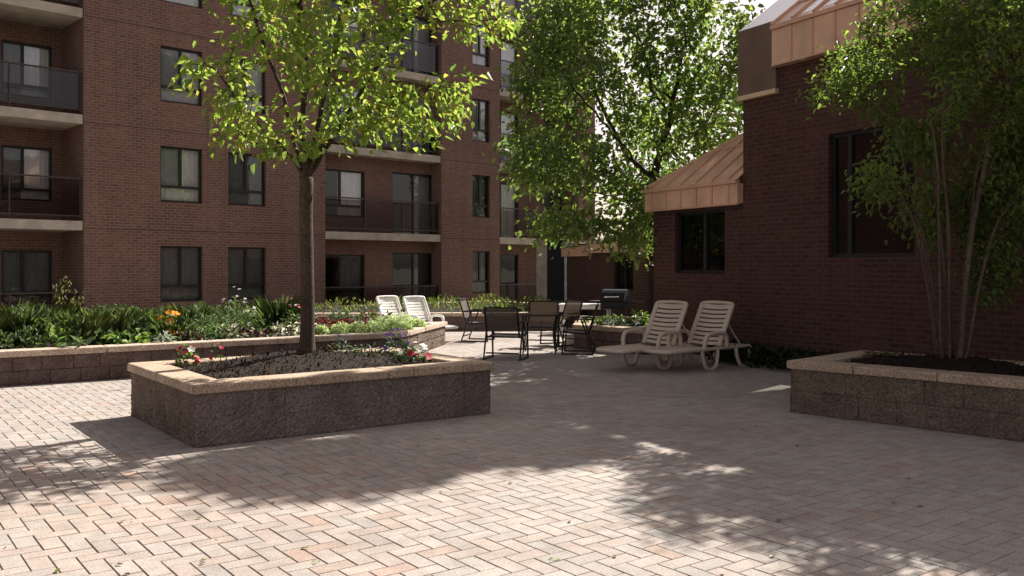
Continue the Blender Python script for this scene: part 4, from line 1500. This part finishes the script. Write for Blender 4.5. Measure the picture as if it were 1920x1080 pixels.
G1 = [(0.055, 0.095, 0.026), (0.075, 0.12, 0.03), (0.045, 0.08, 0.024), (0.10, 0.145, 0.04)]
G2 = [(0.06, 0.10, 0.05), (0.09, 0.13, 0.075), (0.05, 0.085, 0.04)]
PALE = [(0.44, 0.50, 0.29), (0.50, 0.56, 0.36), (0.36, 0.44, 0.22)]
SILV = [(0.30, 0.34, 0.30), (0.22, 0.27, 0.22), (0.14, 0.2, 0.13)]
PURP = [(0.05, 0.018, 0.028), (0.08, 0.025, 0.04), (0.30, 0.22, 0.22), (0.03, 0.03, 0.02)]
VARI = [(0.05, 0.02, 0.03), (0.7, 0.66, 0.62), (0.09, 0.12, 0.05), (0.6, 0.55, 0.53), (0.04, 0.03, 0.03)]
REDS = [(0.13, 0.015, 0.022), (0.09, 0.012, 0.02), (0.19, 0.025, 0.03), (0.05, 0.04, 0.02)]
LIME = [(0.16, 0.24, 0.05), (0.2, 0.28, 0.06), (0.12, 0.2, 0.04)]
SB = 0.42

# undergrowth of the long bed: one uncountable mass
n = 13000
pts = []
ins = inset(poly_norm(BED), 0.33)
while len(pts) < n:
    x, y = random.uniform(-12.8, -1.4), random.uniform(10.4, 18.6)
    if inside((x, y), ins) and (x < -4.2 or random.random() < 0.06):
        pts.append((x, y, SB + random.uniform(0, 0.36) * (0.5 + 0.8 * abs(math.sin(x * 1.9 + y * 1.3)))))
P_ = np.array(pts)
ax = unit(n) * 0.8 + np.array([0, 0, 0.9]); nr = unit(n) * 0.6 + np.array([0, -0.4, 0.8])
ln = rng.uniform(0.05, 0.12, n)
o = link('ground_cover', leaf_mesh('ground_cover', P_, ax, nr, ln, ln * rng.uniform(.22, .5, n), pick(G1 + [(0.06, 0.09, 0.04)], n), M['leaf_bed'], .2, .3))
tag(o, 'mixed low green undergrowth filling the long garden bed', 'ground cover', kind='stuff')

grp = 'grass tufts of the long bed'
for i, (px, Y, r, h) in enumerate(((40, 13.6, .5, .62), (150, 13.4, .45, .55), (215, 13.9, .5, .55), (95, 14.8, .5, .6), (-40, 13.2, .5, .6), (275, 14.8, .5, .55), (20, 15.4, .5, .62), (350, 15.6, .5, .55), (180, 15.6, .5, .5))):
    clump('grass_tuft', 'tuft of narrow green blades at the left end of the long bed', 'grass', px, Y, SB, r * 1.1, h * .88, 420, (0.0055,), [(0.10, 0.15, 0.045), (0.14, 0.175, 0.06), (0.075, 0.115, 0.035), (0.19, 0.20, 0.08)], 'blade', group=grp)
clump('fountain_grass', 'tall fine fountain grass standing just left of the young tree trunk', 'grass', 520, 16.3, SB, .48, .58, 620, (0.004,), [(0.11, 0.16, 0.055), (0.15, 0.19, 0.07), (0.08, 0.13, 0.045)], 'blade')
clump('hosta', 'lime-green broad-leaved hosta at the far left of the bed', 'plant', 105, 12.95, SB, .28, .26, 40, (.17, .5), LIME)
clump('hosta', 'lime-green broad-leaved hosta left of the orange lilies', 'plant', 240, 13.5, SB, .3, .27, 44, (.17, .5), LIME)
clump('hosta', 'grey-green broad-leaved hosta close to the wall at left', 'plant', 140, 12.75, SB, .2, .15, 30, (.13, .5), G2)
clump('leafy_shrub', 'dense mid-green leafy shrub at the left edge of the bed', 'shrub', 30, 14.1, SB, .6, .62, 700, (.075, .45), G1)
clump('leafy_shrub', 'mid-green leafy shrub behind the orange lilies', 'shrub', 385, 15.0, SB, .5, .42, 560, (.07, .45), G1 + G2)
clump('leafy_shrub', 'low round green shrub just right of the orange lilies', 'shrub', 372, 14.2, SB, .34, .3, 240, (.08, .5), G2 + G1)
clump('leafy_shrub', 'dark green leafy shrub under the brick wall between the plumes and the first window', 'shrub', 250, 15.9, SB, .6, .5, 560, (.07, .45), G1)
clump('lily_clump', 'clump of orange lilies in the middle of the green bed', 'flowers', 318, 14.1, SB, .2, .43, 70, (.016,), G1, 'blade', flowers=([(0.75, 0.33, 0.02), (0.8, 0.42, 0.04)], 14, .07))
clump('daisy_bush', 'tall bush dotted with small white flowers under the second window', 'flowers', 445, 15.9, SB, .42, .66, 340, (.08, .4), G1, flowers=([(0.75, 0.75, 0.72)], 34, .035))
clump('daisy_bush', 'white and red flowered plant close against the young tree trunk', 'flowers', 548, 15.6, SB, .25, .5, 150, (.07, .4), G1, flowers=([(0.75, 0.75, 0.72), (0.6, 0.1, 0.1)], 16, .035))
clump('silver_plant', 'small silvery plant by the wall below the orange lilies', 'plant', 312, 13.5, SB, .17, .19, 60, (.07, .35), SILV, flowers=([(0.7, 0.7, 0.7)], 8, .025))
clump('silver_plant', 'pale silver-green plant between the purple coleus clumps', 'plant', 397, 14.5, SB, .24, .3, 140, (.07, .35), SILV + LIME)
clump('coleus', 'purple and pink coleus at the left end of the coleus row', 'plant', 362, 14.0, SB, .24, .2, 150, (.075, .6), PURP)
clump('coleus', 'white-edged purple coleus in the middle of the coleus row', 'plant', 432, 14.6, SB, .28, .27, 190, (.08, .6), VARI)
clump('coleus', 'low dark purple coleus between the two white-edged ones', 'plant', 482, 14.75, SB, .2, .18, 120, (.07, .6), PURP)
clump('coleus', 'white-edged purple coleus next to the young tree trunk', 'plant', 532, 15.0, SB, .3, .26, 200, (.08, .6), VARI)
clump('red_coleus', 'dark red coleus just right of the young tree trunk', 'plant', 612, 16.0, SB, .3, .28, 200, (.075, .6), REDS)
clump('red_coleus', 'dark red coleus in the middle of the red group', 'plant', 645, 16.3, SB, .26, .25, 170, (.075, .6), REDS)
clump('red_coleus', 'small dark red coleus left of the white loungers', 'plant', 688, 16.9, SB, .22, .22, 140, (.07, .6), REDS)
clump('red_coleus', 'dark purple coleus at the bed corner before the second white lounger', 'plant', 791, 17.6, SB, .17, .14, 110, (.06, .6), PURP)
clump('grey_foliage', 'grey-green bushy plant behind the red coleus', 'plant', 640, 17.0, SB, .42, .36, 260, (.09, .45), G2 + [(0.1, 0.13, 0.1)])
clump('grey_foliage', 'green bushy plant left of the first white lounger', 'plant', 690, 17.5, SB, .3, .34, 200, (.09, .45), G1 + REDS[:1])
grp = 'pale green mounds'
for px, Y, r, h in ((602, 15.3, .13, .14), (640, 15.45, .19, .17), (672, 15.6, .19, .17), (704, 15.75, .2, .18), (733, 15.95, .2, .19), (727, 16.9, .24, .24), (757, 16.9, .24, .24), (757, 16.2, .16, .15), (782, 17.0, .16, .15)):
    clump('mound_plant', 'pale green cushion plant along the inner corner of the bed wall', 'plant', px, Y, SB + .02, r * 1.15, h * 1.25, 900, (.045, .4), PALE, 'dome', group=grp)
# plumes
for px, Y, h, lab in ((112, 15.3, 1.05, 'taller yellow-green feathery plume in front of the ground floor recess'), (136, 15.4, .78, 'shorter pale plume right of the taller one, before the recess')):
    x, y, _ = at(px, Y)
    root = thing('plume_plant', lab, 'plant', (x, y, SB))
    m = MB()
    for k in range(4):
        m.tube([(0.03 * k - .05, 0, -0.03), (0.03 * k - .03 + .02 * k, 0, h * .6), (.10 + .05 * k - .12, 0, h * (.85 + .05 * k))], [.006, .004, .002], 4)
    m.build('stem', M['bark_pale'], root)
    nn = 80
    t_ = rng.uniform(.35, 1, nn); k_ = rng.integers(4, size=nn)
    P_ = np.stack([(0.03 * k_ - .04) + (0.05 * k_ - .02) * t_ + rng.normal(size=nn) * .02, rng.normal(size=nn) * .03, h * t_ * (.85 + .05 * k_)], 1)
    ax = unit(nn) * .6 + np.array([0.2, 0, 1.0])
    ln = rng.uniform(.04, .09, nn)
    link('foliage', leaf_mesh('foliage', P_, ax, unit(nn), ln, ln * .3, pick([(0.16, 0.17, 0.06), (0.2, 0.2, 0.09)], nn), M['leaf_bed']), root)

# flowers in the long planter
RED, WHT = [(0.55, 0.02, 0.05), (0.48, 0.02, 0.07)], [(0.8, 0.78, 0.72)]
SP = 0.52
clump('petunia', 'red and white petunias at the left end of the long planter', 'flowers', 352, 9.75, SP, .12, .24, 60, (.07, .45), G1 + LIME, flowers=(RED + WHT, 8, .05))
clump('petunia', 'thin red-flowered seedlings right of the left petunias', 'flowers', 398, 9.95, SP, .16, .27, 26, (.05, .4), G1, flowers=(RED, 4, .028))
clump('petunia', 'red and white petunias at the right end of the long planter', 'flowers', 775, 10.25, SP, .24, .2, 130, (.065, .45), G1 + G2, flowers=(RED + WHT + WHT, 13, .048))
clump('salvia', 'purple salvia spikes in the long planter behind the right petunias', 'flowers', 742, 10.9, SP, .2, .27, 90, (.07, .35), G2, flowers=([(0.09, 0.035, 0.3), (0.13, 0.06, 0.36)], 26, .026))
clump('salvia', 'sparse purple salvia just right of the young tree trunk', 'flowers', 640, 10.6, SP + .05, .2, .2, 60, (.07, .35), G2 + [(0.13, .12, .07)], flowers=([(0.09, 0.035, 0.25)], 8, .022))
clump('salvia', 'straggly dry seedlings between the trunk and the purple salvia', 'flowers', 690, 10.5, SP + .02, .22, .17, 70, (.06, .35), G2 + [(0.15, .13, .08)])
# right planter seedlings
clump('dry_seedlings', 'patch of dry brownish seedlings in the right planter', 'plant', 1655, 10.45, .50, .3, .14, 220, (.05, .45), [(0.14, 0.09, 0.05), (0.09, 0.07, 0.04), (0.07, .08, .04)])
# corner bed plants
clump('leafy_shrub', 'small shrub with sunlit lime leaves at the foot of the big tree', 'shrub', 1197, 18.3, .41, .24, .3, 130, (.1, .55), LIME + G1)
clump('leafy_shrub', 'low dark shrub in the corner bed in front of the barbecue', 'shrub', 1150, 18.4, .41, .36, .2, 230, (.08, .5), G1)
clump('leafy_shrub', 'low leafy plant in the corner bed behind the side-on chair', 'shrub', 1108, 18.3, .41, .22, .17, 130, (.08, .5), G1 + LIME)
# far bed along the building
n = 1500
pts = []
ins = inset(poly_norm(FARB), 0.33)
while len(pts) < n:
    x, y = random.uniform(-7, 2.2), random.uniform(22.4, 30)
    if inside((x, y), ins):
        pts.append((x, y, .4 + random.uniform(0, 0.2) * (0.4 + abs(math.sin(x * 2.3)))))
P_ = np.array(pts)
ax = unit(n) * 0.8 + np.array([0, 0, 1.1]); nr = unit(n) + np.array([0, -0.4, 0.5])
ln = rng.uniform(0.07, 0.15, n)
o = link('ground_cover', leaf_mesh('ground_cover', P_, ax, nr, ln, ln * .35, pick([(0.16, 0.2, 0.04), (0.09, 0.14, 0.03), (0.07, 0.1, 0.03), (0.2, 0.2, 0.05)], n), M['leaf_bed'], .2, .3))
tag(o, 'yellow-green undergrowth filling the bed along the building', 'ground cover', kind='stuff')
n = 150
P_ = np.stack([rng.uniform(-4.5, 3.5, n), rng.uniform(4.5, 13.5, n), np.full(n, 0.006)], 1)
P_ = np.array([p for p in P_ if not inside((p[0], p[1]), [A_, B_, D_, C_]) and not inside((p[0], p[1]), PR)])
n = len(P_)
ln = rng.uniform(.02, .055, n)
o = link('fallen_leaves', leaf_mesh('fallen_leaves', P_, unit(n) * np.array([1, 1, 0.05]), np.tile([0, 0, 1.0], (n, 1)) + unit(n) * .2, ln, ln * .5, pick([(0.16, 0.10, 0.04), (0.10, 0.07, 0.04), (0.14, 0.15, 0.04)], n), M['leaf_bed'], .2, -.05))
tag(o, 'small fallen leaves and bits of litter scattered over the pavers', 'leaf litter', kind='stuff')
for px, py, lab in ((592, 1055, 'tiny yellow-green weed in a paver joint, the left one of two'), (1040, 1050, 'tiny yellow-green weed in a paver joint, the right one of two')):
    Yw = H * F / (py - HY)
    clump('weed', lab, 'weed', px, Yw, 0.0, .03, .012, 12, (.016, .35), LIME)
# dark planting strip at the foot of the tall pavilion
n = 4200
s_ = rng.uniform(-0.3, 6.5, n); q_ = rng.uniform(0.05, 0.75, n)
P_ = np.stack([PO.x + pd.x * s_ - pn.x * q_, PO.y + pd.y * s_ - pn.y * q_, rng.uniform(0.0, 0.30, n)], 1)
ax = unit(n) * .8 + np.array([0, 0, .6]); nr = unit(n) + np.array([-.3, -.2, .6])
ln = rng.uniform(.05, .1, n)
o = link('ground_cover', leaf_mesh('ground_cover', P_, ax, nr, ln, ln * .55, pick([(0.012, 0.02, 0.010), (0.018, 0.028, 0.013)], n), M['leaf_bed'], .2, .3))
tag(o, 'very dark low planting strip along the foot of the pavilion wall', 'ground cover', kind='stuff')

# ------------------------------------------------------------------ camera, sun, sky
cam = bpy.data.cameras.new('camera')
cam.sensor_width = 36
cam.lens = F / 1920 * 36
cam.shift_y = -(540 - HY) / 1920
cam.clip_end = 1500
co = bpy.data.objects.new('camera', cam)
COL.objects.link(co)
co.location = (0, 0, H)
co.rotation_euler = (R(90), 0, 0)
SC.camera = co

SAZ, SEL = R(40), R(42)
S = Vector((math.sin(SAZ) * math.cos(SEL), math.cos(SAZ) * math.cos(SEL), math.sin(SEL)))
sl = bpy.data.lights.new('sun', 'SUN')
sl.energy = 5.0
sl.angle = R(0.5)
sl.color = (1.0, 0.955, 0.88)
so = bpy.data.objects.new('sun', sl)
COL.objects.link(so)
so.rotation_euler = (-S).to_track_quat('-Z', 'Y').to_euler()
so.location = (10, 12, 20)

w = bpy.data.worlds.new('World')
SC.world = w
w.use_nodes = True
nt = w.node_tree
bg = nt.nodes['Background']
sky = nt.nodes.new('ShaderNodeTexSky')
sky.sky_type = 'NISHITA'
sky.sun_disc = False
sky.sun_elevation = SEL
sky.sun_rotation = SAZ
sky.air_density = 1.0
sky.dust_density = 2.5
sky.ozone_density = 1.0
hs = nt.nodes.new('ShaderNodeHueSaturation')
hs.inputs['Saturation'].default_value = 0.4
nt.links.new(sky.outputs[0], hs.inputs['Color'])
wm = nt.nodes.new('ShaderNodeMix')
wm.data_type = 'RGBA'
wm.blend_type = 'MULTIPLY'
wm.inputs[0].default_value = 1.0
wm.inputs[7].default_value = (1.0, 0.865, 0.82, 1)
nt.links.new(hs.outputs[0], wm.inputs[6])
nt.links.new(wm.outputs[2], bg.inputs['Color'])
bg.inputs['Strength'].default_value = 0.078

SC.view_settings.view_transform = 'Standard'
SC.view_settings.look = 'None'
SC.view_settings.exposure = 1.05
SC.view_settings.gamma = 1.0
SC.cycles.max_bounces = 8
SC.cycles.transparent_max_bounces = 12
SC.cycles.use_denoising = True
